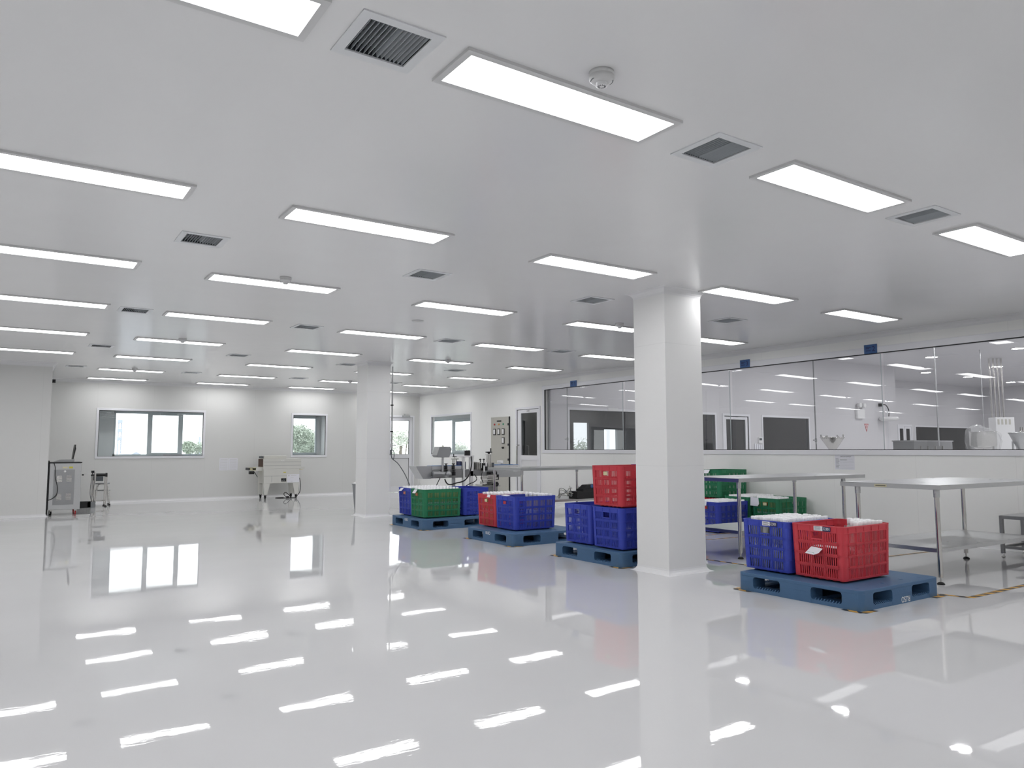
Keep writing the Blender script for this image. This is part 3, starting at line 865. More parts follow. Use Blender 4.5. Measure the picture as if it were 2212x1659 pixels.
mb = MB(); mb.box(x0 - 0.06, x0, -0.02, 0.06, 0, z1 + 0.06); mb.box(x1, x1 + 0.06, -0.02, 0.06, 0, z1 + 0.06); mb.box(x0, x1, -0.02, 0.06, z1, z1 + 0.06); mb.build('door_frame', M_FRAME, r)
for a, b in ((x0, xm - 0.01), (xm + 0.01, x1)):
    mb = MB(); t = 0.09
    mb.box(a, a + t, 0, 0.04, 0, z1); mb.box(b - t, b, 0, 0.04, 0, z1); mb.box(a + t, b - t, 0, 0.04, z1 - 0.1, z1); mb.box(a + t, b - t, 0, 0.04, 0, 0.9)
    lf = mb.build('door_leaf', M_FRAME, r)
    mb = MB(); mb.quad((a + t, 0.02, 0.9), (b - t, 0.02, 0.9), (b - t, 0.02, z1 - 0.1), (a + t, 0.02, z1 - 0.1)); mb.build('pane', M_DGLASS, lf)

# downlights in the production room
DL = [(22.07, 11.03), (26.47, 13.45), (26.45, 11.17), (29.42, 13.43), (33.24, 13.58), (22.08, 8.79)]
for x in (13.5, 17.8, 22.08, 26.45, 30.8, 34.2):  # further downlights on a grid out of view, added to light the room
    for y in (0.0, 2.2, 4.4, 6.6, 8.79, 11.1):
        if not any(abs(x - a) < 1.5 and abs(y - b) < 1.2 for a, b in DL) and not (x > 21 and y > 8.7): DL.append((x, y))
proto = None
for i, (x, y) in enumerate(DL):
    lab = 'round downlight in the ceiling of the production room behind the glazing'
    if proto is None:
        proto = thing('downlight', lab, 'downlight', (x, y, NZ), 0, 'downlights behind the glazing')
        mb = MB(); mb.lathe([(0.155, 0), (0.185, 0), (0.185, -0.012), (0.155, -0.018), (0.155, 0)], n=24); mb.build('trim_ring', M_WHITE, proto)
        mb = MB(); mb.lathe([(0.155, -0.008), (0, -0.008)], n=24); mb.build('lens', M_DOWNLIGHT, proto)
        pk = children_of(proto)
    else:
        dup(proto, (x, y, NZ), 0, None, None, pk)

# things behind the glazing
def pipe_drop(x, y, z1, zv, label):
    r = thing('air_pipe', label, 'pipe', (x, y, 0), 0, 'air drop pipes behind the glazing')
    mb = MB(); mb.cyl((0, 0, 0.8), 0.011, z1 - 0.8, 10); mb.build('tube', M_STEEL2, r)
    mb = MB(); mb.cyl((0, 0, zv - 0.03), 0.018, 0.06, 12); mb.box(-0.07, 0.02, -0.008, 0.008, zv - 0.008, zv + 0.008); mb.build('valve', M_STEEL2, r)
    mb = MB(); mb.tube(catmull([(0, 0, 0.82), (-0.03, -0.03, 0.95), (-0.05, -0.04, 1.1), (-0.02, -0.02, zv - 0.06)], 5), 0.006, 6); mb.build('hose', M_DARKPAINT, r)
pipe_drop(11.17, 7.52, NZ, 1.335, 'thin vertical air pipe with a valve close behind the glazing under number 2')
pipe_drop(10.05, 12.75, NZ, 1.41, 'thin vertical air pipe with a valve close behind the glazing under number 5')
r = thing('steel_hopper', 'flared stainless steel hopper cone standing just above the glazing sill', 'hopper', (13.73, 8.88, 0))
mb = MB(); mb.lathe([(0.05, 0.95), (0.055, 1.15), (0.225, 1.412), (0.232, 1.412), (0.232, 1.425), (0.218, 1.425), (0.05, 1.17)], n=28); mb.build('cone', M_CHROME, r)
mb = MB()
for k in range(6):
    a = 2 * PI * k / 6; mb.cyl((0.205 * math.cos(a), 0.205 * math.sin(a), 1.42), 0.012, 0.03 + 0.012 * (k % 3), 8)
mb.build('clamp_knob_set', M_CHROME, r)
mb = MB(); mb.box(-0.12, 0.12, -0.12, 0.12, 0.85, 0.96)
for sx in (-1, 1):
    for sy in (-1, 1): mb.box(sx * 0.11 - 0.015, sx * 0.11 + 0.015, sy * 0.11 - 0.015, sy * 0.11 + 0.015, 0, 0.85)
mb.build('stand', M_STEEL, r)

def emergency_light(x, z, label):
    r = thing('emergency_light', label, 'emergency light', (x, NYB, z), 0, 'emergency lights behind the glazing')
    mb = MB(); mb.box(-0.2, 0.2, -0.09, 0, -0.17, 0.12); mb.build('battery_box', M_WHITE, r, bevel=0.015)
    for sx in (-0.1, 0.12):
        mb = MB(); mb.cyl((sx, -0.05, 0.10), 0.015, 0.09, 8); mb.lathe([(0, 0.03), (0.06, 0.02), (0.075, -0.08), (0.06, -0.09), (0, -0.07)], (sx, -0.06, 0.24), 14, 'y'); mb.build('lamp_head', M_WHITE, r)
emergency_light(21.85, 2.28, 'white twin headed emergency light high on the pale wall behind the glazing')
r = thing('warning_triangle', 'small red and white triangle sign on the pale wall behind the glazing', 'sign', (22.24, NYB, 1.87))
mb = MB(); mb.prism([(-0.11, 0.09), (0.11, 0.09), (0, -0.16)], -0.006, 0, 'y'); mb.build('card', M_RED2, r)
mb = MB(); mb.prism([(-0.075, 0.068), (0.075, 0.068), (0, -0.11)], -0.009, -0.006, 'y'); mb.build('face', M_WHITE, r)
mb = MB(); mb.box(-0.018, 0.018, -0.011, -0.009, -0.03, 0.05); mb.build('symbol', M_RED2, r)
r = thing('wall_mounted_arm_lamp', 'white wall lamp with a bent black arm behind the glazing', 'lamp', (23.1, NYB, 2.20))
mb = MB(); mb.lathe([(0, 0), (0.26, -0.02), (0.3, -0.08), (0.22, -0.14), (0, -0.16)], (0, -0.25, 0), 20); mb.build('shade', M_WHITE, r)
mb = MB(); mb.tube(catmull([(-0.1, -0.1, 0.38), (0.02, -0.16, 0.36), (0.06, -0.22, 0.2), (0.0, -0.25, 0.0)], 6), 0.014, 8); mb.box(-0.14, -0.07, -0.10, 0, 0.32, 0.42); mb.build('arm', M_BLACK, r)
mb = MB(); mb.box(16.98, 17.12, NYB - 0.04, NYB, 1.35, 1.50)
sw = tag(mb.build('thermostat', M_WHITE), 'small white thermostat beside the dark window behind the glazing', 'thermostat')
mb = MB(); mb.box(17.0, 17.1, NYB - 0.046, NYB - 0.04, 1.42, 1.48); mb.build('display', M_DARKPAINT, sw)
r = thing('folded_sheet', 'white sheets hanging below the thermostat behind the glazing', 'papers', (17.0, NYB, 1.05))
for k in range(5):
    mb = MB(); mb.box(-0.18 + k * 0.075, -0.12 + k * 0.075, -0.02 - 0.004 * k, -0.004, -0.1, 0.28 - 0.01 * k); mb.build('sheet', M_PAPER, r)

r = thing('wrapped_tank', 'round steel mixing tank wrapped in clear plastic behind the glazing', 'tank', (19.46, 8.62, 0))
mb = MB(); mb.lathe([(0, 1.16), (0.10, 1.14), (0.285, 1.26), (0.285, 1.585), (0.295, 1.585), (0.295, 1.60), (0.27, 1.60), (0.27, 1.3), (0, 1.2)], n=32); mb.build('drum', M_CHROME, r)
mb = MB()
for k in range(3):
    a = 2 * PI * k / 3 + 0.4; mb.cyl((0.24 * math.cos(a), 0.24 * math.sin(a), 0), 0.025, 1.3, 10)
mb.build('stand', M_STEEL, r)
mb = MB(); rnd = random.Random(4)
n = 26; rows = [(1.10, 0.30), (1.2, 0.36), (1.35, 0.37), (1.5, 0.36), (1.60, 0.33), (1.66, 0.25), (1.70, 0.1)]
vs = []; fs = []
for h, rr in rows:
    for i in range(n):
        a = 2 * PI * i / n; q = rr * (1 + rnd.uniform(-0.10, 0.10)); vs.append((q * math.cos(a), q * math.sin(a), h + rnd.uniform(-0.02, 0.02) + (0.06 * math.cos(a - 2.4) if h > 1.58 else 0)))
for k in range(len(rows) - 1):
    for i in range(n): fs.append((k * n + i, k * n + (i + 1) % n, (k + 1) * n + (i + 1) % n, (k + 1) * n + i))
mb.add(vs, fs, True); mb.build('plastic_wrap', M_PLASTICWRAP, r)
r = thing('cone_hopper', 'tall conical steel hopper wrapped in plastic at the edge of the glazing view', 'hopper', (19.10, 7.62, 0))
mb = MB(); mb.lathe([(0.08, 0.9), (0.1, 1.12), (0.27, 1.525), (0.285, 1.53), (0.285, 1.55), (0.0, 1.56)], n=28); mb.build('cone', M_STEEL, r)
mb = MB()
for k in range(4): mb.cyl((0.05 * k - 0.08, 0.02 * (k % 2), 1.55), 0.022, 0.12 - 0.02 * (k % 2), 10)
mb.cyl((-0.16, 0, 1.58), 0.014, 0.36, 10, 'x'); mb.build('valve_cluster', M_CHROME, r)
mb = MB()
for k in range(3):
    a = 2 * PI * k / 3; mb.cyl((0.2 * math.cos(a), 0.2 * math.sin(a), 0), 0.02, 1.35, 8)
mb.build('stand', M_STEEL, r)
r = thing('control_cabinet', 'tall pale control cabinet behind the wrapped tank', 'cabinet', (22.03, 9.28, 0), -0.59)
mb = MB(); mb.box(-0.25, 0.25, -0.15, 0.15, 0, 2.01); mb.build('body', M_TRIM, r, bevel=0.006)
mb = MB()
for k in range(4): mb.box(-0.2 + k * 0.1, -0.15 + k * 0.1, -0.155, -0.15, 1.82, 1.96)
mb.build('louvre', M_GREYBOX, r)
for k in range(4):
    mb = MB(); mb.cyl((0, 0, 0.9), 0.028, NZ - 0.9, 12)
    tag(mb.build('riser_pipe', M_CHROME, loc=(23.92 + 0.095 * k, 10.31 - 0.064 * k, 0)), 'shiny riser pipe, %s of the four above the control cabinet' % ['first from the back wall', 'second', 'third', 'last toward the hall'][k], 'pipe', 'riser pipes behind the glazing')
for k, (x, y, rr) in enumerate(((18.53, 9.19, 0.018), (21.6, 9.53, 0.014))):
    mb = MB(); mb.cyl((0, 0, 1.25 if k == 0 else 1.62), rr, NZ - (1.25 if k == 0 else 1.62), 10)
    tag(mb.build('drop_pipe', M_STEEL, loc=(x, y, 0)), ['thin steel pipe dropping from the ceiling left of the wrapped tank', 'thin steel pipe dropping from the ceiling right behind the wrapped tank'][k], 'pipe')
r = thing('steel_cabinet', 'low grey steel cabinet under the wide dark window behind the glazing', 'cabinet', (18.6, 9.6, 0))
mb = MB(); mb.box(-0.9, 0.9, -0.25, 0.25, 0, 1.36); mb.build('body', M_STEEL2, r)
mb = MB(); mb.box(-0.92, 0.92, -0.27, 0.27, 1.36, 1.385); mb.build('worktop', M_STEEL, r)
for k, a in enumerate((-0.62, -0.3, 0.05, 0.4)):
    mb = MB(); mb.box(a, a + 0.02, -0.275, -0.25, 0.9, 1.25); mb.build('handle', M_CHROME, r)

# ------------------------------------------------------------------ outdoors
mb = MB(); mb.box(-90, 150, 20.2, 260, -5.2, -5.0); mb.box(NX0 + 0.4, 150, 16.3, 20.2, -5.2, -5.0)
struct(mb.build('ground', M_GROUND), 'pale paved ground outside the building', 'ground')
def tree(name, label, x, y, zb, ztop, rx, n, seed, leaf=0.16, trunk=True, group='trees outside the windows'):
    r = thing(name, label, 'tree' if trunk else 'shrub', (x, y, zb), 0, group)
    rd = random.Random(seed)
    H = ztop - zb
    clumps = []
    for k in range(16):
        a = rd.uniform(0, 2 * PI); h = rd.uniform(0.35 if trunk else 0.1, 0.92)
        w = math.sin(min(1, max(0, (h - 0.2 if trunk else h))) * PI * 0.9 + 0.2)
        clumps.append((rx * 0.75 * w * math.cos(a) * rd.random() ** 0.5, rx * 0.75 * w * math.sin(a) * rd.random() ** 0.5, H * h, rx * rd.uniform(0.25, 0.42)))
    mb = MB()
    for i in range(n):
        cx, cy, cz, cr = rd.choice(clumps)
        d = Vector((rd.gauss(0, 1), rd.gauss(0, 1), rd.gauss(0, 0.7))).normalized() * cr * rd.random() ** 0.4
        p = Vector((cx, cy, cz)) + d
        q = Euler((rd.uniform(-1, 1), rd.uniform(-1, 1), rd.uniform(0, 6.28))).to_matrix()
        s = leaf * rd.uniform(0.6, 1.4)
        mb.quad(p + q @ Vector((-s, 0, 0)), p + q @ Vector((0, -s * 0.45, 0)), p + q @ Vector((s, 0, 0.1 * s)), p + q @ Vector((0, s * 0.45, 0)))
    mb.build('foliage', M_LEAF if trunk else M_LEAF2, r)
    if trunk or True:
        mb = MB(); mb.tube([(0, 0, 0), (0.05, 0, H * 0.3), (0, 0.06, H * 0.6), (0.02, 0, H * 0.85)], max(0.03, rx * 0.045), 8)
        for k in range(6):
            c = clumps[k]; mb.tube([(0, 0, H * 0.4), (c[0] * 0.5, c[1] * 0.5, (H * 0.4 + c[2]) / 2), (c[0], c[1], c[2])], max(0.012, rx * 0.018), 6)
        mb.build('trunk', M_BARK, r)
    return r
tree('leafy_tree', 'large leafy tree filling the narrow back window', 11.2, 34.5, -5.0, 2.65, 1.9, 26000, 3, 0.065)
tree('leafy_shrub', 'low leafy tree top behind the centre light of the wide back window', 8.3, 52, -5.0, 1.45, 1.3, 7000, 5, 0.10)
tree('leafy_shrub', 'low leafy tree top behind the light of the wide back window beside the posted papers', 10.7, 56, -5.0, 2.0, 1.3, 9000, 8, 0.10)
tree('hedge_bush', 'sparse leafy hedge bush seen through the exit door pane', 12.2, 25.5, -2.5, 2.0, 1.2, 6500, 11, 0.05, False, 'hedge bushes outside the corner')
tree('hedge_bush', 'sparse leafy hedge bush outside the corner window beside the exit door side', 12.0, 21.9, -2.5, 2.0, 0.75, 6000, 12, 0.045, False, 'hedge bushes outside the corner')
tree('hedge_bush', 'sparse leafy hedge bush outside the corner window beside the cabinet side', 13.35, 22.3, -2.5, 2.1, 0.9, 6500, 13, 0.045, False, 'hedge bushes outside the corner')
tree('hedge_bush', 'leafy hedge seen through the dark window behind the glazing', 17.2, 20.5, -2.5, 2.0, 1.9, 9000, 14, 0.06, False, 'hedge bushes outside the corner')
r = thing('lattice_mast', 'pale lattice telecom mast far outside the wide back window', 'mast', (10.35, 92, -5))
mb = MB(); H = 9.5
for a, b in ((-1, -1), (1, -1), (1, 1), (-1, 1)): mb.tube([(a * 0.26, b * 0.26, 0), (a * 0.12, b * 0.12, H)], 0.035, 6)
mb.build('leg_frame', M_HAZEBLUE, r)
mb = MB()
for k in range(20):
    h = H * k / 20; w = 0.26 - 0.14 * k / 20; w2 = 0.26 - 0.14 * (k + 1) / 20; h2 = H * (k + 1) / 20
    for (a, b), (c, d) in (((-1, -1), (1, -1)), ((1, -1), (1, 1)), ((1, 1), (-1, 1)), ((-1, 1), (-1, -1))):
        mb.tube([(a * w, b * w, h), (c * w2, d * w2, h2)], 0.02, 5)
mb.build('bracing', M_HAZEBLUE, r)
mb = MB()
for z in (7.2, 8.1, 9.1): mb.box(-0.22, 0.22, -0.22, 0.22, z, z + 0.35)
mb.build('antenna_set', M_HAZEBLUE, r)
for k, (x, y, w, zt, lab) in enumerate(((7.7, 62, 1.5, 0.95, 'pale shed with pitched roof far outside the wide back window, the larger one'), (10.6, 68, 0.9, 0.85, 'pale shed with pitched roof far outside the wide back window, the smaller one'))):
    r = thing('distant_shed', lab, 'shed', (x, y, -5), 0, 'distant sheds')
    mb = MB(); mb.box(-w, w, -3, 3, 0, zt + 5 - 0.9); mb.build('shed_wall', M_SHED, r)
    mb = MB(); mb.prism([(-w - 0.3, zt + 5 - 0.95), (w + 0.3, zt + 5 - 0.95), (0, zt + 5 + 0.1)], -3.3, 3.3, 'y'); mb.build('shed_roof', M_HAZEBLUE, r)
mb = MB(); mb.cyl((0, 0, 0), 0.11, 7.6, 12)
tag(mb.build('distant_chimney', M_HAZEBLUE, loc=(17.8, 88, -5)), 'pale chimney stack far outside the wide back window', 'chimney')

# ------------------------------------------------------------------ pallets
PH = 0.15
def rrect(w, d, r, n=6):
    pts = []
    for cx, cy, a0 in ((w - r, d - r, 0), (-w + r, d - r, PI / 2), (-w + r, -d + r, PI), (w - r, -d + r, 1.5 * PI)):
        for k in range(n + 1):
            a = a0 + PI / 2 * k / n; pts.append((cx + r * math.cos(a), cy + r * math.sin(a)))
    return pts
def make_pallet(label, loc, S=1.12):
    r = thing('pallet', label, 'pallet', loc, 0, 'blue plastic pallets')
    h = S / 2
    e = [-h, -h + 0.155, -h + 0.155 + 0.265, h - 0.155 - 0.265, h - 0.155, h]      # block / opening / block / opening / block
    zb, zt = 0.030, 0.122
    outer = rrect(h, h, 0.05)
    mb = MB(); mb.prism(outer, zt, PH); top = mb.build('top_deck', M_PALLET, r, bevel=0.004)
    mb = MB(); rd = random.Random(2)
    for px, py in ((-0.45, -0.46), (0.42, -0.47), (-0.1, -0.46), (0.46, -0.05), (0.44, 0.44), (-0.46, 0.1), (-0.44, 0.45), (0.2, -0.44)):
        mb.lathe([(0, PH + 0.0015), (0.018, PH + 0.0015), (0.020, PH - 0.002)], (px * S / 1.12, py * S / 1.12, 0), 12)
    mb.build('anti_slip_plug', M_PALLET, top)
    mb = MB()
    # bottom deck: frame of runners
    q = h - 0.0015
    mb.box(-h + 0.06, h - 0.06, -q, e[1], 0.0006, zb); mb.box(-h + 0.06, h - 0.06, e[4], q, 0.0006, zb); mb.box(-q, q, e[2], e[3], 0.0004, zb)
    for a, b in ((-q, e[1]), (e[2], e[3]), (e[4], q)): mb.box(a, b, -h + 0.06, h - 0.06, 0.0002, zb - 0.0004)
    mb.build('bottom_deck', M_PALLET, r)
    # blocks
    cells_ = [(e[0], e[1]), (e[2], e[3]), (e[4], e[5])]
    for i, (a, b) in enumerate(cells_):
        for j, (c, d) in enumerate(cells_):
            mb = MB()
            if i != 1 and j != 1:
                sx = -1 if i == 0 else 1; sy = -1 if j == 0 else 1
                pts = []
                cx, cy, rr = sx * (h - 0.05), sy * (h - 0.05), 0.05
                a0 = {(1, 1): 0, (-1, 1): PI / 2, (-1, -1): PI, (1, -1): 1.5 * PI}[(sx, sy)]
                for k in range(7):
                    t = a0 + PI / 2 * k / 6; pts.append((cx + rr * math.cos(t), cy + rr * math.sin(t)))
                inn = {(1, 1): [(c if False else a, d), (a, c), (b, c)], (-1, 1): [(a, c), (b, c), (b, d)], (-1, -1): [(b, c), (b, d), (a, d)], (1, -1): [(b, d), (a, d), (a, c)]}[(sx, sy)]
                mb.prism(pts + inn, 0, zt + 0.001)
            else:
                mb.box(a, b, c, d, 0, zt + 0.001)
            mb.build('block', M_PALLET, r)
    mb = MB()
    # rounded opening corners and ribbed lips on the four faces
    for face in range(4):
        R4 = Matrix.Rotation(face * PI / 2, 3, 'Z')
        for a, b in ((e[1], e[2]), (e[3], e[4])):
            f = 0.022
            for (u, zz, su, sz) in ((a, zt, 1, -1), (b, zt, -1, -1), (a, zb, 1, 1), (b, zb, -1, 1)):
                pts = [(u, zz), (u + su * f, zz), (u + su * f * 0.30, zz + sz * f * 0.30), (u, zz + sz * f)]
                vs = [R4 @ Vector((p[0], y, p[1])) for y in (-h + 0.0005, -h + 0.13) for p in pts]
                mb.add(vs, [(0, 1, 2, 3), (4, 5, 6, 7), (0, 1, 5, 4), (1, 2, 6, 5), (2, 3, 7, 6), (3, 0, 4, 7)])
            n = 9
            for k in range(n):
                u = a + 0.02 + (b - a - 0.04) * (k + 0.5) / n
                for y0 in (-h + 0.004,):
                    vs = [R4 @ Vector(q) for q in ((u - 0.005, y0, zb - 0.002), (u + 0.005, y0, zb - 0.002), (u + 0.005, y0 + 0.05, zb - 0.002), (u - 0.005, y0 + 0.05, zb - 0.002), (u - 0.003, y0 + 0.02, zb + 0.014), (u + 0.003, y0 + 0.02, zb + 0.014))]
                    mb.add(vs, [(0, 1, 2, 3), (0, 1, 5, 4), (2, 3, 4, 5), (0, 3, 4), (1, 2, 5)])
        # mid-height parting line
        vs = [R4 @ Vector(q) for a, b in ((e[0] + 0.05, e[1]), (e[2], e[3]), (e[4], e[5] - 0.05)) for q in ((a, -h - 0.0015, 0.078), (b, -h - 0.0015, 0.078), (b, -h - 0.0015, 0.081), (a, -h - 0.0015, 0.081), (a, -h, 0.078), (b, -h, 0.078), (b, -h, 0.081), (a, -h, 0.081))]
        for k in range(3): mb.add(vs[8 * k:8 * k + 8], [(0, 1, 2, 3), (0, 1, 5, 4), (3, 2, 6, 7)])
    mb.build('opening_lips', M_PALLET, r)
    return r
P1 = make_pallet('blue plastic pallet carrying one blue and one red crate', (5.83, 3.785, 0))
kp = children_of(P1)
P2 = dup(P1, (5.77, 6.315, 0), 0, 'blue plastic pallet touching the big column, under the two-high red and blue crate stack', None, kp)
P3 = dup(P1, (5.80, 8.305, 0), 0, 'blue plastic pallet under the red and blue crates between the two other loaded pallets', None, kp)
P4 = dup(P1, (5.755, 10.60, 0), 0, 'blue plastic pallet under the green crate, the one farthest along the row', None, kp)
text('lettering', 'RUSO', 0.062, M_WHITE, P1, (0.045, -0.5615, 0.032), (PI / 2, PI, 0), sx=0.8)
text('lettering', 'RUSO', 0.055, M_WHITE, P3, (-0.5615, 0.02, 0.115), (PI / 2, 0, -PI / 2), sx=0.8)
text('lettering', 'RUSO', 0.055, M_WHITE, P4, (-0.5615, 0.02, 0.115), (PI / 2, 0, -PI / 2), sx=0.8)

# ------------------------------------------------------------------ crates
CH = 0.435
CT, CB = (0.670, 0.482), (0.640, 0.460)          # top and bottom outer size
def taper(vs):
    out = []
    for x, y, z in vs:
        t = z / CH
        sx = (CB[0] + (CT[0] - CB[0]) * t) / CT[0]; sy = (CB[1] + (CT[1] - CB[1]) * t) / CT[1]
        out.append((x * sx, y * sy, z))
    return out
def crate_wall(L, cells_n, handle):
    """wall in local u (along), w (0 = outer face, inward positive), z; returns an MB of boxes (u, w, z)"""
    mb = MB(); R = 0.045
    u0, u1 = -L / 2 + R, L / 2 - R
    t = 0.004; wi = 0.008                       # inner slat skin sits behind the rib grid
    zr = [0.03, 0.115, 0.205, 0.295, 0.385]
    mb.box(u0, u1, 0.004, 0.008, 0.383, CH - 0.002)              # top band
    mb.box(u0, u1, 0.0, 0.012, CH - 0.010, CH)                   # rim lip
    mb.box(u0, u1, 0.004, 0.008, 0.016, 0.034)
    for z in zr: mb.box(u0, u1, 0.0, 0.010, z - 0.003, z + 0.003)   # horizontal ribs
    for z in zr[1:4]: mb.box(u0, u1, 0.004, 0.008, z - 0.013, z + 0.013)
    m = 0.055 if cells_n == 3 else 0.05
    solid = 0.02
    mb.box(u0, u0 + solid, 0.004, 0.008, 0.03, 0.385); mb.box(u1 - solid, u1, 0.004, 0.008, 0.03, 0.385)
    a0, a1 = u0 + solid, u1 - solid
    cw = (a1 - a0) / cells_n
    for k in range(cells_n + 1):
        u = a0 + k * cw
        mb.box(u - 0.0025, u + 0.0025, 0.0, 0.010, 0.03, CH - 0.004)
        if 0 < k < cells_n: mb.box(u - 0.010, u + 0.010, 0.004, 0.008, 0.03, 0.385)
    ns = 5
    for k in range(cells_n):
        c0, c1 = a0 + k * cw + 0.010, a0 + (k + 1) * cw - 0.010
        p = (c1 - c0) / (ns - 0.0)
        for q in range(ns):
            u = c0 + p * (q + 0.5)
            ztop = 0.385
            if handle and k == 1: ztop = 0.325
            mb.box(u - p * 0.215, u + p * 0.215, 0.004, 0.008, 0.03, ztop)
        if handle and k == 1:
            mb.box(c0, c1, 0.002, 0.010, 0.318, 0.328)
    return mb
def map_wall(src, dst, side):
    vs = []
    for u, w, z in src.v:
        if side == 'front': p = (u, -CT[1] / 2 + w, z)
        elif side == 'back': p = (-u, CT[1] / 2 - w, z)
        elif side == 'right': p = (CT[0] / 2 - w, u, z)
        else: p = (-CT[0] / 2 + w, -u, z)
        vs.append(p)
    dst.add(taper(vs), src.f)
    return dst
LONG = crate_wall(CT[0], 5, False)
SHORT = crate_wall(CT[1], 3, True)
def corner_posts():
    out = []; R = 0.045
    for sx in (-1, 1):
        for sy in (-1, 1):
            mb = MB(); out.append(mb)
            cx, cy = sx * (CT[0] / 2 - R), sy * (CT[1] / 2 - R)
            n = 6; vs = []; fs = []
            for z in (0.016, CH):
                for rr in (R - 0.004, R - 0.008):
                    for k in range(n + 1):
                        a = PI / 2 * k / n
                        vs.append((cx + sx * rr * math.cos(a), cy + sy * rr * math.sin(a), z))
            m = n + 1
            for k in range(n):
                fs += [(k, k + 1, 2 * m + k + 1, 2 * m + k), (m + k, m + k + 1, 3 * m + k + 1, 3 * m + k), (2 * m + k, 2 * m + k + 1, 3 * m + k + 1, 3 * m + k), (k, k + 1, m + k + 1, m + k)]
            mb.add(taper(vs), fs)
            for z, hh, ri in ((0.03, 0.003, 0.011), (0.115, 0.003, 0.011), (0.205, 0.003, 0.011), (0.295, 0.003, 0.011), (0.385, 0.003, 0.011), (CH - 0.005, 0.005, 0.012)):
                vs = []; fs = []
                for zz in (z - hh, z + hh):
                    for rr in (R, R - ri):
                        for k in range(n + 1):
                            a = PI / 2 * k / n
                            vs.append((cx + sx * rr * math.cos(a), cy + sy * rr * math.sin(a), zz))
                for k in range(n):
                    fs += [(k, k + 1, 2 * m + k + 1, 2 * m + k), (2 * m + k, 2 * m + k + 1, 3 * m + k + 1, 3 * m + k), (k, k + 1, m + k + 1, m + k)]
                mb.add(taper(vs), fs)
            # vertical middle rib
            a = PI / 4
            mb.add(taper([(cx + sx * (R) * math.cos(a + s * 0.05), cy + sy * R * math.sin(a + s * 0.05), z) for z in (0.03, CH) for s in (-1, 1)] + [(cx + sx * (R - 0.006) * math.cos(a + s * 0.05), cy + sy * (R - 0.006) * math.sin(a + s * 0.05), z) for z in (0.03, CH) for s in (-1, 1)]), [(0, 1, 3, 2), (0, 2, 6, 4), (1, 3, 7, 5)])
    return out
CORN = corner_posts()
CRATES = {}
def crate(label, m, loc, rotz=0.0, sticker=None):
    key = m.name
    if key not in CRATES:
        r = thing('crate', label, 'crate', loc, rotz, 'vented plastic crates')
        for s, src, nm in (('front', LONG, 'side_wall'), ('back', LONG, 'side_wall'), ('left', SHORT, 'end_wall'), ('right', SHORT, 'end_wall')):
            map_wall(src, MB(), s).build(nm, m, r)
        for q in CORN:
            mb = MB(); mb.add(q.v, q.f); mb.build('corner_post', m, r)
        mb = MB(); w, d = CB[0] / 2 - 0.01, CB[1] / 2 - 0.01
        mb.box(-w, w, -d, d, 0.016, 0.0185)
        for k in range(6):
            y = -d + 0.06 + (2 * d - 0.12) * k / 5; mb.box(-w + 0.05, w - 0.05, y - 0.012, y + 0.012, 0.0, 0.016)
        mb.build('base_plate', m, r)
        CRATES[key] = (r, children_of(r))
    else:
        src, kids = CRATES[key]
        r = dup(src, loc, rotz, label, None, kids)
    if sticker:
        dx = -(CT[0] / 2) - 0.0015
        if sticker == 'number':
            mb = MB(); mb.box(dx, dx + 0.001, -0.06, 0.02, 0.392, 0.428); s1 = mb.build('sticker', M_PAPER, r)
            mb = MB(); mb.box(dx - 0.0004, dx, -0.015, 0.018, 0.397, 0.4225)
            for k in range(5): mb.box(dx - 0.0004, dx, -0.012, 0.008 - 0.004 * (k % 2), 0.399 + k * 0.005, 0.4005 + k * 0.005)
            mb.v = []; mb.f = []; mb.mi = []; mb.smooth = []
            mb.box(dx - 0.0005, dx + 0.0006, -0.128, -0.058, 0.391, 0.427); s2 = mb.build('number_strip', M_NAVY, r)
            text('number', '22301', 0.031, M_WHITE, s2, (dx - 0.0012, -0.093, 0.409), (PI / 2, 0, -PI / 2), extrude=0.0002, sx=0.82)
            mb = MB()
            for k in range(4): mb.box(dx - 0.0006, dx, -0.05 + 0.012 * (k % 2), 0.014, 0.397 + k * 0.008, 0.400 + k * 0.008)
            mb.build('printed_lines', M_INK, s1)
        else:
            mm = {'salmon': M_SALMON, 'cream': M_CREAM, 'red': M_RED2}[sticker]
            mb = MB(); mb.box(dx, dx + 0.0012, -0.03, 0.03, 0.335, 0.372); mb.build('sticker', mm, r)
    return r
ZP = PH + 0.002
crate('blue vented crate full of white capped bottles, on the pallet closest to the viewpoint', M_BLUE, (5.752, 4.172, ZP), 0, 'number')
crate('red vented crate half filled with white capped bottles on the front pallet', M_RED, (5.763, 3.684, ZP), 0, 'number')
crate('empty blue crate under the red one at the big column', M_BLUE, (5.612, 6.058, ZP))
crate('empty blue crate with nothing stacked on it, on the pallet at the big column', M_BLUE, (5.635, 6.575, ZP))
crate('empty red vented crate stacked on top of a blue one at the big column', M_RED, (5.612, 6.058, ZP + CH), 0, 'cream')
crate('blue crate turned crosswise behind the red and blue stack at the big column, lower one', M_BLUE, (6.215, 6.10, ZP), PI / 2)
crate('blue crate turned crosswise behind the red and blue stack at the big column, upper one', M_BLUE, (6.215, 6.10, ZP + CH), PI / 2)
crate('red vented crate full of white capped bottles on the middle pallet', M_RED, (5.785, 8.712, ZP), 0, 'cream')
crate('blue vented crate partly filled with bottles on the middle pallet', M_BLUE, (5.765, 8.222, ZP), 0, 'red')
crate('green vented crate full of white capped bottles on the pallet row, between two blue crates', M_GREEN, (5.625, 10.47, ZP), 0, 'salmon')
crate('blue vented crate full of bottles on the far side of the green crate', M_BLUE, (5.655, 10.96, ZP), 0, 'salmon')
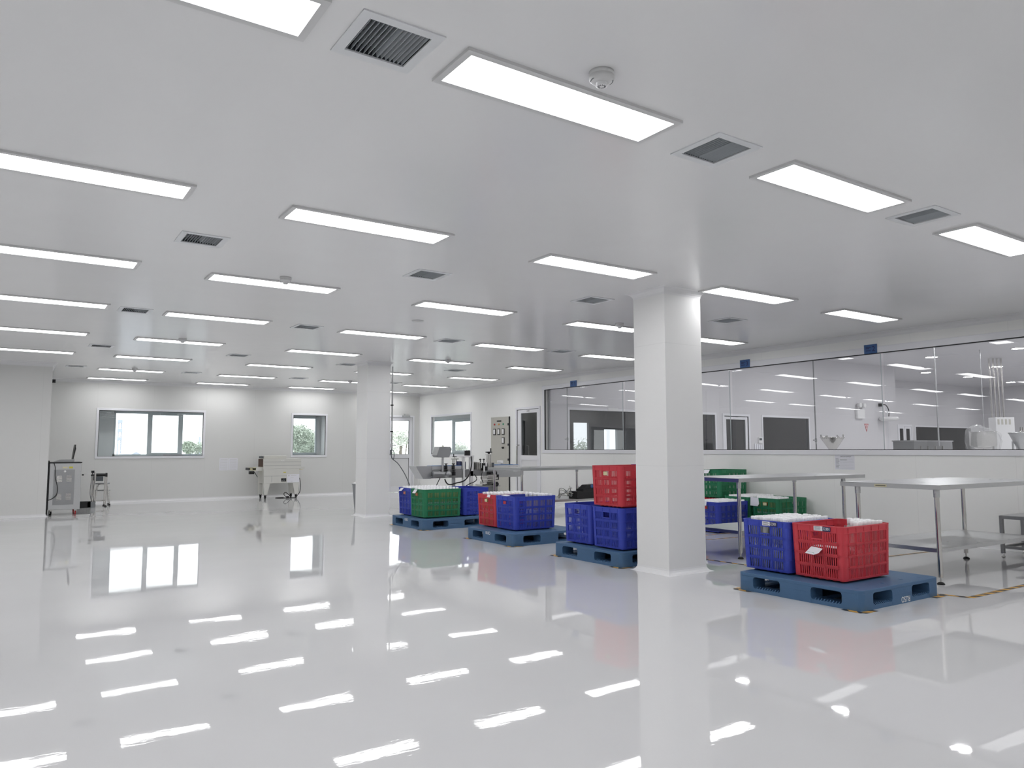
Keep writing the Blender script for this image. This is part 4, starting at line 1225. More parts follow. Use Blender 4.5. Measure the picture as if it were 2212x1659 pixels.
crate('blue vented crate set crosswise behind the green crate, without visible bottles', M_BLUE, (6.236, 10.58, ZP), PI / 2)
crate('blue vented crate full of bottles on the floor under the steel table by the column', M_BLUE, (8.76, 7.50, 0.0005), 0, 'red')
crate('red crate mostly hidden under the raised green crate against the glazed wall', M_RED, (9.44, 8.05, 0.0005))
crate('green vented crate raised on another crate behind the steel table by the column', M_GREEN, (9.44, 8.05, 0.0005 + CH))
crate('green vented crate partly filled with bottles, with a paper sheet on its end', M_GREEN, (9.44, 6.99, 0.0505), 0, 'cream')
crate('green vented crate full of bottles between the raised crate and the other low green one', M_GREEN, (9.44, 7.50, 0.0505))
mb = MB(); mb.box(9.10, 9.75, 6.77, 7.74, 0, 0.05)
tag(mb.build('floor_dolly', M_DARKPAINT), 'low dark slab under the two green crates at the glazed wall', 'dolly')

# ------------------------------------------------------------------ bottles
def bottle_body(mb, c, n=12, low=False):
    if low: mb.lathe([(0.0, 0), (0.0275, 0.001), (0.0275, 0.138), (0.015, 0.165), (0.0, 0.167)], c, n)
    else: mb.lathe([(0.0, 0.002), (0.024, 0), (0.0275, 0.005), (0.0275, 0.132), (0.025, 0.147), (0.016, 0.163), (0.0145, 0.171), (0.0, 0.172)], c, n)
def bottle_cap(mb, c, n=12, low=False):
    if low: mb.lathe([(0.0212, 0.160), (0.0212, 0.2135), (0.0, 0.215)], c, n)
    else: mb.lathe([(0.0, 0.160), (0.021, 0.160), (0.0212, 0.2115), (0.0195, 0.2145), (0.0, 0.215)], c, n)
PB = []
for nm, m in (('grey', M_BODY), ('amber', M_AMBER)):
    mb = MB(); bottle_body(mb, (0, 0, 0)); me = mb.build('bottle', m); me_d = me.data; bpy.data.objects.remove(me)
    PB.append(me_d)
mb = MB(); bottle_cap(mb, (0, 0, 0)); _o = mb.build('cap', M_CAP); CAPME = _o.data; bpy.data.objects.remove(_o)
def slots(fill=(-1, 1)):
    out = []; p = 0.0575; rows = 8; py = p * 0.866
    for j in range(rows):
        n = 11 if j % 2 == 0 else 10
        for i in range(n):
            x = (i - (n - 1) / 2) * p; y = (j - (rows - 1) / 2) * py
            if fill == 'wedge':
                if x > (y + 0.184) * 1.37 - 0.10: out.append((x * 0.985, y))
            elif fill[0] <= x <= fill[1]: out.append((x * 0.985, y))
    return out
def bottles(cr, fill, label, group, body, z0):
    rd = random.Random(hash(label) % 1000 if False else len(label))
    for x, y in slots(fill):
        o = bpy.data.objects.new('bottle', PB[body]); COL.objects.link(o)
        o.location = (cr[0] + x + rd.uniform(-0.0008, 0.0008), cr[1] + y + rd.uniform(-0.0008, 0.0008), z0 + rd.choice((0, 0, 0.002, 0.004)))
        tag(o, label, 'bottle', group)
        c = bpy.data.objects.new('cap', CAPME); COL.objects.link(c); c.parent = o; c['label'] = 'white cap'
ZB = PH + 0.41                                            # bottles stand on a hidden lower layer; tops show above the rim
LAY = 0.0185
bottles((5.752, 4.172), (-1, 1), 'white capped bottle packed in the blue crate closest to the viewpoint', 'bottles in the blue crate closest to the viewpoint', 0, ZP + 0.240)
bottles((5.763, 3.684), 'wedge', 'white capped bottle standing in the half filled red crate', 'bottles in the half filled red crate', 0, ZP + 0.240)
bottles((5.785, 8.712), (-1, 1), 'white capped bottle packed in the red crate on the middle pallet', 'bottles in the red crate on the middle pallet', 1, ZP + 0.240)
bottles((5.765, 8.222), (0.12, 1), 'white capped bottle in the partly filled blue crate on the middle pallet', 'bottles in the partly filled blue crate', 1, ZP + 0.240)
# the remaining, smaller bottles of the far crates and the lower layers as one mass
mb = MB()
def mass(cx, cy, z, rot, fill, body, caps=True, low=True):
    for x, y in slots(fill):
        if rot: x, y = -y, x
        mb.cur = body; bottle_body(mb, (cx + x, cy + y, z), 8, True)
        if caps: mb.cur = 2; bottle_cap(mb, (cx + x, cy + y, z), 8, True)
for cx, cy, f, b in ((5.752, 4.172, (-1, 1), 0), (5.763, 3.684, 'wedge', 0), (5.785, 8.712, (-1, 1), 1), (5.765, 8.222, (0.12, 1), 1)):
    mass(cx, cy, ZP + 0.0188, 0, f, b)
for cx, cy, z, rot, b in ((5.625, 10.47, ZP, 0, 1), (5.655, 10.96, ZP, 0, 0), (8.76, 7.50, 0.0005, 0, 0), (9.44, 6.99, 0.0505, 0, 1), (9.44, 7.50, 0.0505, 0, 1)):
    f = (-1, -0.01) if cy == 6.99 else (-1, 1)
    mass(cx, cy, z + 0.240, rot, f, b); mass(cx, cy, z + 0.0188, rot, f, b)
tag(mb.build('bottle_mass', [M_BODY, M_AMBER, M_CAP]), 'white capped bottles packed in the farther crates and in the lower layers', 'bottles', None, 'stuff')
# interlayer sheets that carry the upper bottles
for k, (cx, cy, z, rot, lab) in enumerate(((5.752, 4.172, ZP, 0, 'blue crate closest to the viewpoint'), (5.763, 3.684, ZP, 0, 'half filled red crate'), (5.785, 8.712, ZP, 0, 'red crate on the middle pallet'), (5.765, 8.222, ZP, 0, 'partly filled blue crate'),
        (5.625, 10.47, ZP, 0, 'green crate on the pallet row'), (5.655, 10.96, ZP, 0, 'blue crate beside the far column'), (8.76, 7.50, 0.0005, 0, 'blue crate on the floor'), (9.44, 6.99, 0.0505, 0, 'partly filled green crate by the glazed wall'), (9.44, 7.50, 0.0505, 0, 'full green crate at the glazed wall'))):
    x0, x1, d = -0.29, 0.29, 0.20
    if 'half' in lab: x0 = -0.13
    if 'partly filled blue' in lab: x0 = 0.10
    if 'partly filled green' in lab: x1 = 0.03
    mb = MB()
    if rot: mb.box(-d, d, x0, x1, 0.2372, 0.2382)
    else: mb.box(x0, x1, -d, d, 0.2372, 0.2382)
    tag(mb.build('layer_sheet', M_PAPER, loc=(cx, cy, z)), 'thin pale layer sheet inside the ' + lab, 'layer sheet', 'layer sheets')

# paper tags on the crates
def paper(name, label, verts, cat='paper tag', group=None, t=0.002, lines=None):
    mb = MB(); v = [Vector(p) for p in verts]
    nrm = (v[1] - v[0]).cross(v[2] - v[0]).normalized() * t
    mb.add([*v, *[q + nrm for q in v]], [tuple(range(len(v))), tuple(range(len(v), 2 * len(v)))] + [(i, (i + 1) % len(v), len(v) + (i + 1) % len(v), len(v) + i) for i in range(len(v))])
    o = mb.build(name, M_PAPER); tag(o, label, cat, group)
    return o
o = paper('paper_tag', 'white paper tag sticking out of the red crate on the front pallet', [(5.434, 3.735, ZP + 0.262), (5.434, 3.635, ZP + 0.252), (5.385, 3.640, ZP + 0.222), (5.36, 3.668, ZP + 0.208), (5.36, 3.745, ZP + 0.214)])
mb = MB(); mb.tube(catmull([(5.372, 3.672, ZP + 0.2175), (5.380, 3.70, ZP + 0.2215), (5.378, 3.735, ZP + 0.2235)], 4), 0.002, 5); mb.build('green_print', M_GREEN2, o)
paper('paper_tag', 'white paper tag bent over the rim of the green crate on the pallet row', [(5.292, 10.54, ZP + 0.43), (5.292, 10.44, ZP + 0.432), (5.245, 10.43, ZP + 0.375), (5.245, 10.53, ZP + 0.373)])
paper('paper_tag', 'white paper tag bent over the rim of the blue crate by the far column', [(5.322, 11.08, ZP + 0.43), (5.322, 10.98, ZP + 0.432), (5.27, 10.97, ZP + 0.385), (5.27, 11.07, ZP + 0.383)])
paper('paper_tag', 'white crumpled tag on the rim of the blue crate on the middle pallet', [(5.428, 8.30, ZP + 0.437), (5.428, 8.16, ZP + 0.437), (5.47, 8.14, ZP + 0.446), (5.47, 8.27, ZP + 0.447)])
paper('paper_tag', 'white paper tag on the end of the red crate on the middle pallet', [(5.445, 8.66, ZP + 0.435), (5.445, 8.59, ZP + 0.432), (5.432, 8.59, ZP + 0.40), (5.432, 8.66, ZP + 0.402)])
paper('paper_tag', 'white paper tag on the rim of the raised green crate', [(9.102, 8.10, CH * 2 + 0.002), (9.102, 7.99, CH * 2 + 0.004), (9.06, 7.99, CH * 2 - 0.05), (9.06, 8.11, CH * 2 - 0.052)])
paper('paper_tag', 'pale tag on the end of the blue crate on the floor', [(8.422, 7.57, CH), (8.422, 7.47, CH), (8.40, 7.46, CH - 0.05), (8.40, 7.56, CH - 0.045)])
paper('paper_sheet', 'white paper sheet hanging over the near rim of the green crate by the glazed wall', [(9.101, 7.235, 0.492), (9.101, 7.10, 0.492), (9.091, 7.08, 0.40), (9.091, 7.11, 0.365), (9.091, 7.235, 0.37)], 'paper sheet')

# ------------------------------------------------------------------ floor tape
def tape(label, path, w=0.05, z=0.0012, group='hazard tape markings'):
    mb = MB(); uvs = []
    L = 0.0
    for k, (a, b) in enumerate(zip(path, path[1:])):
        a = Vector((*a, 0)); b = Vector((*b, 0)); d = (b - a).normalized(); nn = Vector((-d.y, d.x, 0)) * w / 2; l = (b - a).length
        zz = Vector((0, 0, z + 0.0004 * k))
        mb.quad(a - nn + zz, b - nn + zz, b + nn + zz, a + nn + zz)
        uvs.append([(L, 0), (L + l, 0), (L + l, w), (L, w)]); L += l
    me = bpy.data.meshes.new('hazard_tape'); me.from_pydata(mb.v, [], mb.f); me.materials.append(M_HAZ)
    uv = me.uv_layers.new(name='UVMap')
    for p, q in zip(me.polygons, uvs):
        for li, c in zip(p.loop_indices, q): uv.data[li].uv = c
    o = bpy.data.objects.new('hazard_tape', me); COL.objects.link(o)
    return tag(o, label, 'tape', group)
def corner_tape(lab, cx, cy, sx, sy, l=0.16, h=0.56, off=0.02):
    x, y = cx + sx * (h + off), cy + sy * (h + off)
    tape(lab, [(x - sx * l, y), (x, y), (x, y - sy * l)])
names = {1: 'the pallet closest to the viewpoint', 2: 'the pallet at the big column', 3: 'the middle pallet', 4: 'the pallet carrying the green crate'}
for i, (cx, cy) in enumerate(((5.83, 3.785), (5.77, 6.315), (5.80, 8.305), (5.755, 10.60)), 1):
    corner_tape('hazard tape corner under the viewpoint side corner of ' + names[i], cx, cy, -1, -1)
    corner_tape('hazard tape corner at the far end of ' + names[i], cx, cy, -1, 1)
    if i == 1: corner_tape('hazard tape corner by the steel table foot at ' + names[i], cx, cy, 1, -1)
tape('yellow and black floor tape leading from the front pallet under the big steel table', [(6.44, 3.25), (6.50, 3.04), (9.6, 3.03)])
tape('yellow and black floor tape behind the big steel table', [(7.3, 4.74), (9.3, 4.60)])
tape('yellow and black floor tape in front of the blue floor crate', [(7.6, 7.26), (8.9, 7.22)], 0.04)
tape('yellow and black floor tape parallel to the one at the blue floor crate', [(7.4, 6.90), (8.9, 6.80)], 0.04)
tape('yellow and black floor tape beside the big column running to the front pallet', [(6.36, 5.85), (6.42, 5.0)], 0.04)

# ------------------------------------------------------------------ steel tables
def steel_table(label, loc, rotz, L, D, H, legs, shelf_z, tag_end=None):
    """origin at the corner closest to the viewpoint; x along the length, y across"""
    r = thing('steel_table', label, 'table', loc, rotz, 'stainless steel work tables')
    mb = MB(); mb.box(0, L, 0, D, H - 0.006, H); mb.box(0, L, 0, 0.004, H - 0.042, H); mb.box(0, L, D - 0.004, D, H - 0.042, H); mb.box(0, 0.004, 0, D, H - 0.042, H); mb.box(L - 0.004, L, 0, D, H - 0.042, H)
    top = mb.build('table_top', M_STEEL, r, bevel=0.002)
    for x, y in legs:
        mb = MB(); mb.lathe([(0.021, 0.062), (0.021, H - 0.1), (0.021, H - 0.044)], (x, y, 0), 18); mb.lathe([(0.0, 0.062), (0.021, 0.062)], (x, y, 0), 18)
        lg = mb.build('leg', M_CHROME, r)
        mb = MB(); mb.lathe([(0.026, H - 0.11), (0.026, H - 0.043)], (x, y, 0), 18); mb.lathe([(0.021, H - 0.11), (0.026, H - 0.11)], (x, y, 0), 18); mb.cyl((x - 0.036, y, H - 0.075), 0.004, 0.012, 8, 'x'); mb.build('collar', M_STEEL, lg)
        mb = MB(); mb.cyl((x, y, 0.02), 0.008, 0.045, 10); mb.build('foot_stem', M_CHROME, lg)
        mb = MB(); mb.lathe([(0, 0), (0.031, 0.0), (0.033, 0.006), (0.024, 0.018), (0.010, 0.024), (0, 0.024)], (x, y, 0), 18); mb.build('foot', M_RUBBER, lg)
    xs = [a for a, b in legs]; ys = [b for a, b in legs]
    x0, x1, y0, y1 = min(xs), max(xs), min(ys), max(ys)
    mb = MB(); mb.box(x0, x1, y0, y1, shelf_z - 0.004, shelf_z)
    for q in ((x0, x1, y0 - 0.002, y0 + 0.002), (x0, x1, y1 - 0.002, y1 + 0.002), (x0 - 0.002, x0 + 0.002, y0, y1), (x1 - 0.002, x1 + 0.002, y0, y1)): mb.box(*q, shelf_z - 0.034, shelf_z)
    mb.build('lower_shelf', M_STEEL, r)
    if tag_end:
        mb = MB(); mb.box(-0.0015, 0.0, tag_end - 0.06, tag_end + 0.06, H - 0.034, H - 0.012); s = mb.build('label_strip', M_CREAM, r)
        mb = MB(); mb.box(-0.0022, -0.0015, tag_end - 0.05, tag_end + 0.05, H - 0.026, H - 0.020); mb.build('printed_line', M_INK, s)
    return r
steel_table('big stainless steel table behind the front pallet, running out of the picture', (6.85, 3.41, 0), math.radians(-1.5), 2.0, 0.97, 0.873, [(0.055, 0.06), (1.86, 0.06), (0.055, 0.82), (1.86, 0.74)], 0.31, 0.55)
steel_table('stainless steel table beside the big column with blue and green crates behind it', (6.65, 5.44, 0), math.radians(-1.5), 2.34, 0.80, 0.873, [(0.06, 0.05), (1.97, 0.06), (0.06, 0.73), (1.93, 0.74)], 0.30, 0.62)
steel_table('stainless steel table behind the middle pallet in front of the labelling machine', (7.21, 10.42, 0), 0, 2.05, 1.02, 0.873, [(0.07, 0.07), (1.95, 0.07), (0.07, 0.93), (1.93, 0.90)], 0.31)

# things on the lower shelf of the far table
r = thing('black_case', 'black box with tangled cables on the lower shelf behind the red crate stack', 'box', (8.78, 10.62, 0.31))
mb = MB(); mb.box(-0.30, 0.3, -0.12, 0.12, 0.0005, 0.13); mb.build('box_body', M_BLACK, r, bevel=0.006)
mb = MB(); mb.box(-0.14, 0.28, -0.10, 0.10, 0.13, 0.17); mb.prism([(-0.12, 0.17), (0.25, 0.17), (0.22, 0.25), (-0.02, 0.24)], -0.08, 0.08, 'y'); mb.build('power_unit', M_BLACK, r)
mb = MB(); mb.lathe([(0, -0.085), (0.035, -0.085), (0.035, -0.079)], (0.08, 0, 0.215), 16, 'y'); mb.build('blue_dial', M_SIGN, r)
r = thing('cable_bundle', 'tangle of thin grey cables on the lower shelf beside the black box', 'cables', (8.28, 10.62, 0.32))
rd = random.Random(9)
for k in range(7):
    mb = MB(); pts = [(-0.18 + 0.02 * k, -0.08 + 0.02 * k, 0.012)]
    for q in range(4): pts.append((-0.10 + 0.08 * q + rd.uniform(-0.04, 0.04), rd.uniform(-0.08, 0.08), 0.03 + rd.uniform(0.0, 0.14)))
    pts.append((0.15, rd.uniform(-0.05, 0.05), 0.1 + 0.02 * k))
    mb.tube(catmull(pts, 6), 0.005, 6); mb.build('cable', [M_GREYBOX, M_BIN][k % 2], r)
r = thing('flat_steel_tray', 'flat steel tray lying on the lower shelf of the far table', 'tray', (8.05, 10.62, 0.3105))
mb = MB(); mb.box(-0.22, 0.36, -0.14, 0.14, 0, 0.006); mb.prism([(-0.26, 0.022), (-0.22, 0.0), (-0.22, 0.006), (-0.255, 0.025)], -0.14, 0.14, 'y'); mb.build('plate', M_STEEL, r)
# socket on the glazed wall
r = thing('wall_socket', 'grey and white wall socket low on the glazed wall behind the far table', 'socket', (XR, 12.10, 0.40))
mb = MB(); mb.box(-0.012, 0, -0.06, 0.06, -0.06, 0.06); mb.build('plate', M_WHITE, r)
mb = MB(); mb.lathe([(0, -0.05), (0.025, -0.05), (0.028, -0.012)], (0, 0.02, 0), 14, 'x'); mb.build('plug', M_BIN, r)

# square steel stool frame at the picture edge
r = thing('steel_step_stool', 'low square tube steel stand at the edge of the big steel table', 'stand', (9.16, 3.42, 0))
t = 0.034; w, d, h = 0.55, 0.52, 0.455
mb = MB()
for x, y in ((0, 0), (w - t, 0), (0, d - t), (w - t, d - t)):
    m2 = MB(); m2.box(x, x + t, y, y + t, 0.045, h); lg = m2.build('leg', M_STEEL2, r)
    m2 = MB(); m2.lathe([(0, 0), (0.018, 0.002), (0.021, 0.012), (0.012, 0.028), (0.007, 0.034), (0.007, 0.046)], (x + t / 2, y + t / 2, 0), 14); m2.build('foot', M_CHROME, lg)
mb.box(t, w - t, 0, t, h - t, h); mb.box(t, w - t, d - t, d, h - t, h); mb.box(0, t, t, d - t, h - t, h); mb.box(w - t, w, t, d - t, h - t, h); mb.build('top_frame', M_STEEL2, r)
mb = MB(); mb.box(t, w - t, 0.004, t, 0.10, 0.10 + t * 0.8); mb.box(t, w - t, d - t, d, 0.10, 0.10 + t * 0.8); mb.box(0.004, t, t, d - t, 0.10, 0.10 + t * 0.8); mb.box(w - t, w - 0.004, t, d - t, 0.10, 0.10 + t * 0.8); mb.build('lower_rails', M_STEEL2, r)
mb = MB(); mb.box(0.01, w - 0.01, 0.01, d - 0.01, h, h + 0.004); mb.build('top_plate', M_STEEL, r)
mb = MB(); mb.box(t, w - t, 0.12, 0.40, 0.205, 0.215); mb.build('mid_plate', M_DARKPAINT, r)

# ------------------------------------------------------------------ wall and column fittings
r = thing('electrical_cabinet', 'tall grey flush electrical cabinet with meters and indicator lamps', 'cabinet', (XR, 0, 0))
y0, y1 = ky(14.60), ky(15.39)
mb = MB(); mb.box(-0.03, 0.0, y0, y1, 0.16, 1.965); mb.build('cabinet_door', M_GREYBOX, r, bevel=0.004)
mb = MB(); mb.box(-0.035, -0.001, y0 + 0.0, y0 + 0.012, 0.16, 1.965); mb.build('hinge_seam', M_DARKPAINT, r)
for z in (0.95, 1.30, 1.78):
    mb = MB(); mb.box(-0.045, -0.03, y0 + 0.01, y0 + 0.045, z - 0.025, z + 0.025); mb.build('latch', M_BLACK, r)
for k, (y, m) in enumerate(((y1 - 0.17, M_RED2), (y1 - 0.36, M_ORANGE), (y1 - 0.55, M_GREEN2))):
    mb = MB(); mb.lathe([(0.022, -0.03), (0.022, -0.042), (0.015, -0.05), (0, -0.05)], (0, y, 1.79), 14, 'x'); mb.build('indicator_lamp', m, r)['label'] = ['red indicator lamp', 'orange indicator lamp', 'green indicator lamp'][k]
mb = MB(); mb.box(-0.034, -0.03, y1 - 0.46, y1 - 0.27, 1.85, 1.885); mb.build('name_plate', M_BLACK, r)
for y, z in ((y1 - 0.17, 1.61), (y1 - 0.36, 1.61), (y1 - 0.55, 1.61), (y1 - 0.55, 1.40)):
    mb = MB(); mb.box(-0.045, -0.03, y - 0.052, y + 0.052, z - 0.075, z + 0.075); g = mb.build('meter', M_BLACK, r)
    mb = MB(); mb.box(-0.048, -0.045, y - 0.038, y + 0.038, z - 0.055, z + 0.06); mb.build('meter_face', M_WHITE, g)
mb = MB(); mb.cyl((-0.06, y1 - 0.55, 1.23), 0.025, 0.03, 12, 'x'); mb.box(-0.075, -0.058, y1 - 0.60, y1 - 0.53, 1.235, 1.25); mb.build('rotary_switch', M_BLACK, r)

def sheet(label, loc, along, w, h, rows, title=None):
    """paper stuck on a wall; along: 'x' (back wall) or 'y' (glazed wall)"""
    r = thing('notice_sheet', label, 'paper notice', loc)
    mb = MB()
    if along == 'x': mb.box(-w / 2, w / 2, -0.003, 0, -h / 2, h / 2)
    else: mb.box(-0.003, 0, -w / 2, w / 2, -h / 2, h / 2)
    p = mb.build('page', M_PAPER, r)
    mb = MB()
    for a, b, z, t in rows:
        if along == 'x': mb.box(a * w, b * w, -0.004, -0.003, z * h - t / 2, z * h + t / 2)
        else: mb.box(-0.004, -0.003, -b * w, -a * w, z * h - t / 2, z * h + t / 2)
    mb.build('printed_lines', M_GREYBOX if not title else M_BIN, p)
    if title: text('title', title, 0.021, M_INK, p, (-0.0042, -0.02, h * 0.36), (PI / 2, 0, -PI / 2), extrude=0.0002, sx=0.78)
    return r
grid = [(-0.4, 0.4, 0.4 - 0.09 * k, 0.004) for k in range(10)]
sheet('paper notice on the back wall, the one closer to the wide window', (4.495, YB, 0.836), 'x', 0.21, 0.297, grid + [(-0.4, -0.39, 0, 0.2)])
sheet('paper notice on the back wall, the one closer to the heat tunnel machine', (4.715, YB, 0.836), 'x', 0.21, 0.297, grid)
sheet('white notice sheet on the wall below the glazing between the steel tables', (XR, ky(6.16), 1.006), 'y', 0.30, 0.212,
      [(-0.45, -0.30 + 0.02 * (k % 3), 0.24 - 0.09 * k, 0.006) for k in range(8)] + [(-0.24, 0.46, 0.27 - 0.1 * k, 0.001) for k in range(8)] + [(-0.22, 0.12, 0.15, 0.006)], 'IDENTITAS RUANGAN')

r = thing('air_hose_drop', 'steel air pipe with a valve and hanging hose on the side of the far column', 'air pipe', (5.836, 12.56, 0))
mb = MB(); mb.cyl((0, 0, 1.19), 0.013, ZC - 0.07 - 1.19, 12); mb.build('pipe', M_STEEL2, r)
for z in (2.0, 1.52): 
    mb = MB(); mb.box(-0.024, 0.018, -0.018, 0.018, z - 0.012, z + 0.012); mb.build('clip', M_BLACK, r)
mb = MB(); mb.cyl((0, 0, 1.23), 0.02, 0.07, 12); mb.box(0, 0.085, -0.008, 0.008, 1.262, 1.276); mb.build('valve', M_STEEL, r)
mb = MB(); mb.box(-0.022, 0.0, -0.02, 0.02, 1.10, 1.19); mb.tube(catmull([(0, 0, 1.20), (0.04, 0, 1.16), (0.05, 0, 1.08), (0.035, 0, 1.0)], 5), 0.007, 8); mb.build('hose_coupling', M_DARKPAINT, r)
mb = MB(); mb.tube(catmull([(-0.01, 0, 1.12), (0.0, -0.03, 1.03), (0.09, -0.1, 0.93), (0.165, -0.25, 0.72), (0.19, -0.45, 0.45), (0.19, -0.65, 0.12), (0.17, -0.72, 0.012), (0.10, -0.74, 0.010)], 8), 0.008, 8); mb.build('hose', M_DARKPAINT, r)
mb = MB(); mb.box(-0.03, 0.03, -0.05, 0.02, -0.03, 0.03); mb.lathe([(0, -0.09), (0.022, -0.09), (0.026, -0.05)], (0, 0, 0), 12, 'y')
tag(mb.build('security_camera', M_BLACK, loc=(BX + 0.03, 16.25, 2.47)), 'small black camera high on the edge of the wall block', 'camera')
r = thing('waste_bin', 'slim grey tapered waste bin standing behind the far column', 'bin', (5.54, 13.27, 0))
mb = MB(); w0, w1 = 0.075, 0.115
mb.add([(-w0, -w0, 0.0), (w0, -w0, 0.0), (w0, w0, 0.0), (-w0, w0, 0.0), (-w1, -w1, 0.55), (w1, -w1, 0.55), (w1, w1, 0.55), (-w1, w1, 0.55)], [(0, 1, 2, 3), (0, 1, 5, 4), (1, 2, 6, 5), (2, 3, 7, 6), (3, 0, 4, 7)]); mb.build('bin_body', M_BIN, r)
mb = MB(); mb.box(-0.122, 0.122, -0.122, 0.122, 0.545, 0.56); mb.build('bin_rim', M_BIN, r)
mb = MB(); mb.add([(-0.12, -0.12, 0.56), (0.12, -0.12, 0.56), (0.12, 0.12, 0.56), (-0.12, 0.12, 0.56), (-0.06, -0.05, 0.62), (0.09, -0.06, 0.60), (0.08, 0.07, 0.64), (-0.05, 0.06, 0.61)], [(0, 1, 5, 4), (1, 2, 6, 5), (2, 3, 7, 6), (3, 0, 4, 7), (4, 5, 6, 7)]); mb.build('bag_liner', M_WHITE, r)

# ------------------------------------------------------------------ steel trolley with laptop beside the wall block
r = thing('inkjet_trolley', 'steel cabinet trolley on casters with louvred back standing by the wall block', 'trolley', (0.955, 16.2, 0))
mb = MB(); mb.box(-0.255, 0.255, 0.0, 0.55, 0.10, 0.955); mb.build('cabinet_body', M_STEEL, r, bevel=0.006)
mb = MB(); mb.box(-0.185, 0.150, -0.006, 0.0, 0.19, 0.835); bp_ = mb.build('back_panel', M_STEEL2, r)
mb = MB(); mb.box(-0.185, 0.165, -0.008, 0.0, 0.84, 0.90); mb.build('label_strip', M_STEEL, r)
mb = MB(); mb.box(0.055, 0.115, -0.0095, -0.008, 0.855, 0.89); mb.build('yellow_sticker', M_YELLOW, r)
mb = MB(); mb.box(-0.05, 0.03, -0.0095, -0.008, 0.86, 0.885); mb.build('logo_sticker', M_CREAM, r)
for cx in (-0.09, 0.06):
    for cz in (0.66, 0.33):
        mb = MB()
        for k in range(6): mb.prism([(-0.012 , cz - 0.05 + k * 0.02), (-0.006, cz - 0.05 + k * 0.02), (-0.006, cz - 0.036 + k * 0.02)], cx - 0.042, cx + 0.042, 'x')
        mb.build('louvre', M_CHROME, bp_)
mb = MB(); mb.lathe([(0, -0.012), (0.016, -0.012), (0.02, -0.006)], (-0.01, 0, 0.80), 18, 'y'); mb.build('lock', M_WHITE, bp_)
mb = MB(); mb.box(-0.28, 0.262, -0.02, 0.57, 0.955, 0.972); mb.build('top_tray', M_BLACK, r)
mb = MB(); mb.box(-0.275, -0.258, -0.02, 0.55, 0.02, 1.0); mb.build('black_side_panel', M_BLACK, r)  # black upright panel along the trolley side
for x, y in ((-0.2, 0.07), (0.19, 0.07), (-0.2, 0.48), (0.19, 0.48)):
    mb = MB(); mb.box(x - 0.02, x + 0.02, y - 0.02, y + 0.02, 0.075, 0.10); mb.box(x - 0.018, x - 0.013, y - 0.015, y + 0.04, 0.03, 0.09); mb.box(x + 0.013, x + 0.018, y - 0.015, y + 0.04, 0.03, 0.09); cs = mb.build('caster', M_CHROME, r)
    mb = MB(); mb.cyl((x - 0.012, y + 0.02, 0.036), 0.036, 0.024, 16, 'x'); mb.build('wheel', M_RED2 if x > 0 else M_RUBBER, cs)
mb = MB(); mb.tube(catmull([(-0.19, -0.02, 0.955), (-0.165, -0.05, 0.86), (-0.16, -0.045, 0.70), (-0.115, -0.04, 0.50), (-0.13, -0.04, 0.38), (-0.19, -0.035, 0.31), (-0.26, -0.03, 0.28)], 8), 0.006, 6); mb.build('power_cable', M_BLACK, r)
r = thing('laptop', 'open laptop seen edge on atop the steel trolley', 'laptop', (0.98, 16.42, 0.9722))
mb = MB(); mb.prism([(-0.20, 0.0), (0.11, 0.0), (0.11, 0.035), (0.08, 0.045), (-0.11, 0.045), (-0.155, 0.03), (-0.21, 0.005)], -0.16, 0.16, 'y'); mb.build('base', M_STEEL2, r, bevel=0.003)
mb = MB(); mb.prism([(0.083, 0.05), (0.098, 0.05), (0.130, 0.325), (0.115, 0.325)], -0.16, 0.16, 'y'); mb.prism([(0.098, 0.06), (0.108, 0.10), (0.135, 0.25), (0.127, 0.29)], -0.12, 0.12, 'y'); mb.build('screen', M_BLACK, r)
mb = MB(); mb.cyl((0.10, -0.13, 0.045), 0.02, 0.26, 12, 'y'); mb.build('hinge', M_WHITE, r)

# aluminium sensor stand and stool behind the trolley
r = thing('roller_stand', 'aluminium stand with a black roller bar and motor box behind the trolley', 'stand', (1.71, 18.1, 0))
for x in (-0.105, 0.115):
    for y in (0.0, 0.30):
        mb = MB(); mb.box(x - 0.014, x + 0.014, y - 0.014, y + 0.014, 0.03, 0.66 if y == 0 else 0.64); lg = mb.build('leg', M_CHROME, r)
        mb = MB(); mb.lathe([(0, 0), (0.026, 0), (0.028, 0.012), (0.014, 0.03), (0, 0.03)], (x, y, 0), 12); mb.build('foot', M_RUBBER, lg)
mb = MB(); mb.cyl((-0.10, 0.0, 0.67), 0.032, 0.22, 16, 'x'); mb.box(0.09, 0.125, -0.04, 0.04, 0.63, 0.71); mb.build('roller_bar', M_BLACK, r)
mb = MB(); mb.box(-0.095, 0.05, -0.05, 0.25, 0.54, 0.635); mb.build('motor_box', M_DARKPAINT, r, bevel=0.006)
mb = MB(); mb.box(-0.105, 0.115, 0.29, 0.31, 0.1, 0.125); mb.box(-0.115, -0.095, 0, 0.3, 0.1, 0.125); mb.box(0.105, 0.125, 0, 0.3, 0.1, 0.125); mb.build('cross_rail', M_CHROME, r)
r = thing('sensor_post', 'slim post with a black clamp and white sensor arm beside the roller stand', 'stand', (1.555, 18.0, 0))
mb = MB(); mb.cyl((0, 0, 0.02), 0.011, 0.74, 10); mb.box(0.03, 0.06, -0.012, 0.012, 0.53, 0.74); mb.build('post', M_CHROME, r)
mb = MB(); mb.box(-0.03, 0.025, -0.03, 0.03, 0.715, 0.765); mb.cyl((-0.035, 0, 0.67), 0.018, 0.06, 10, 'x'); mb.build('clamp', M_BLACK, r)
mb = MB(); mb.tube([(0.0, 0, 0.725), (-0.17, -0.02, 0.69)], 0.011, 8); mb.build('sensor_arm', M_WHITE, r)
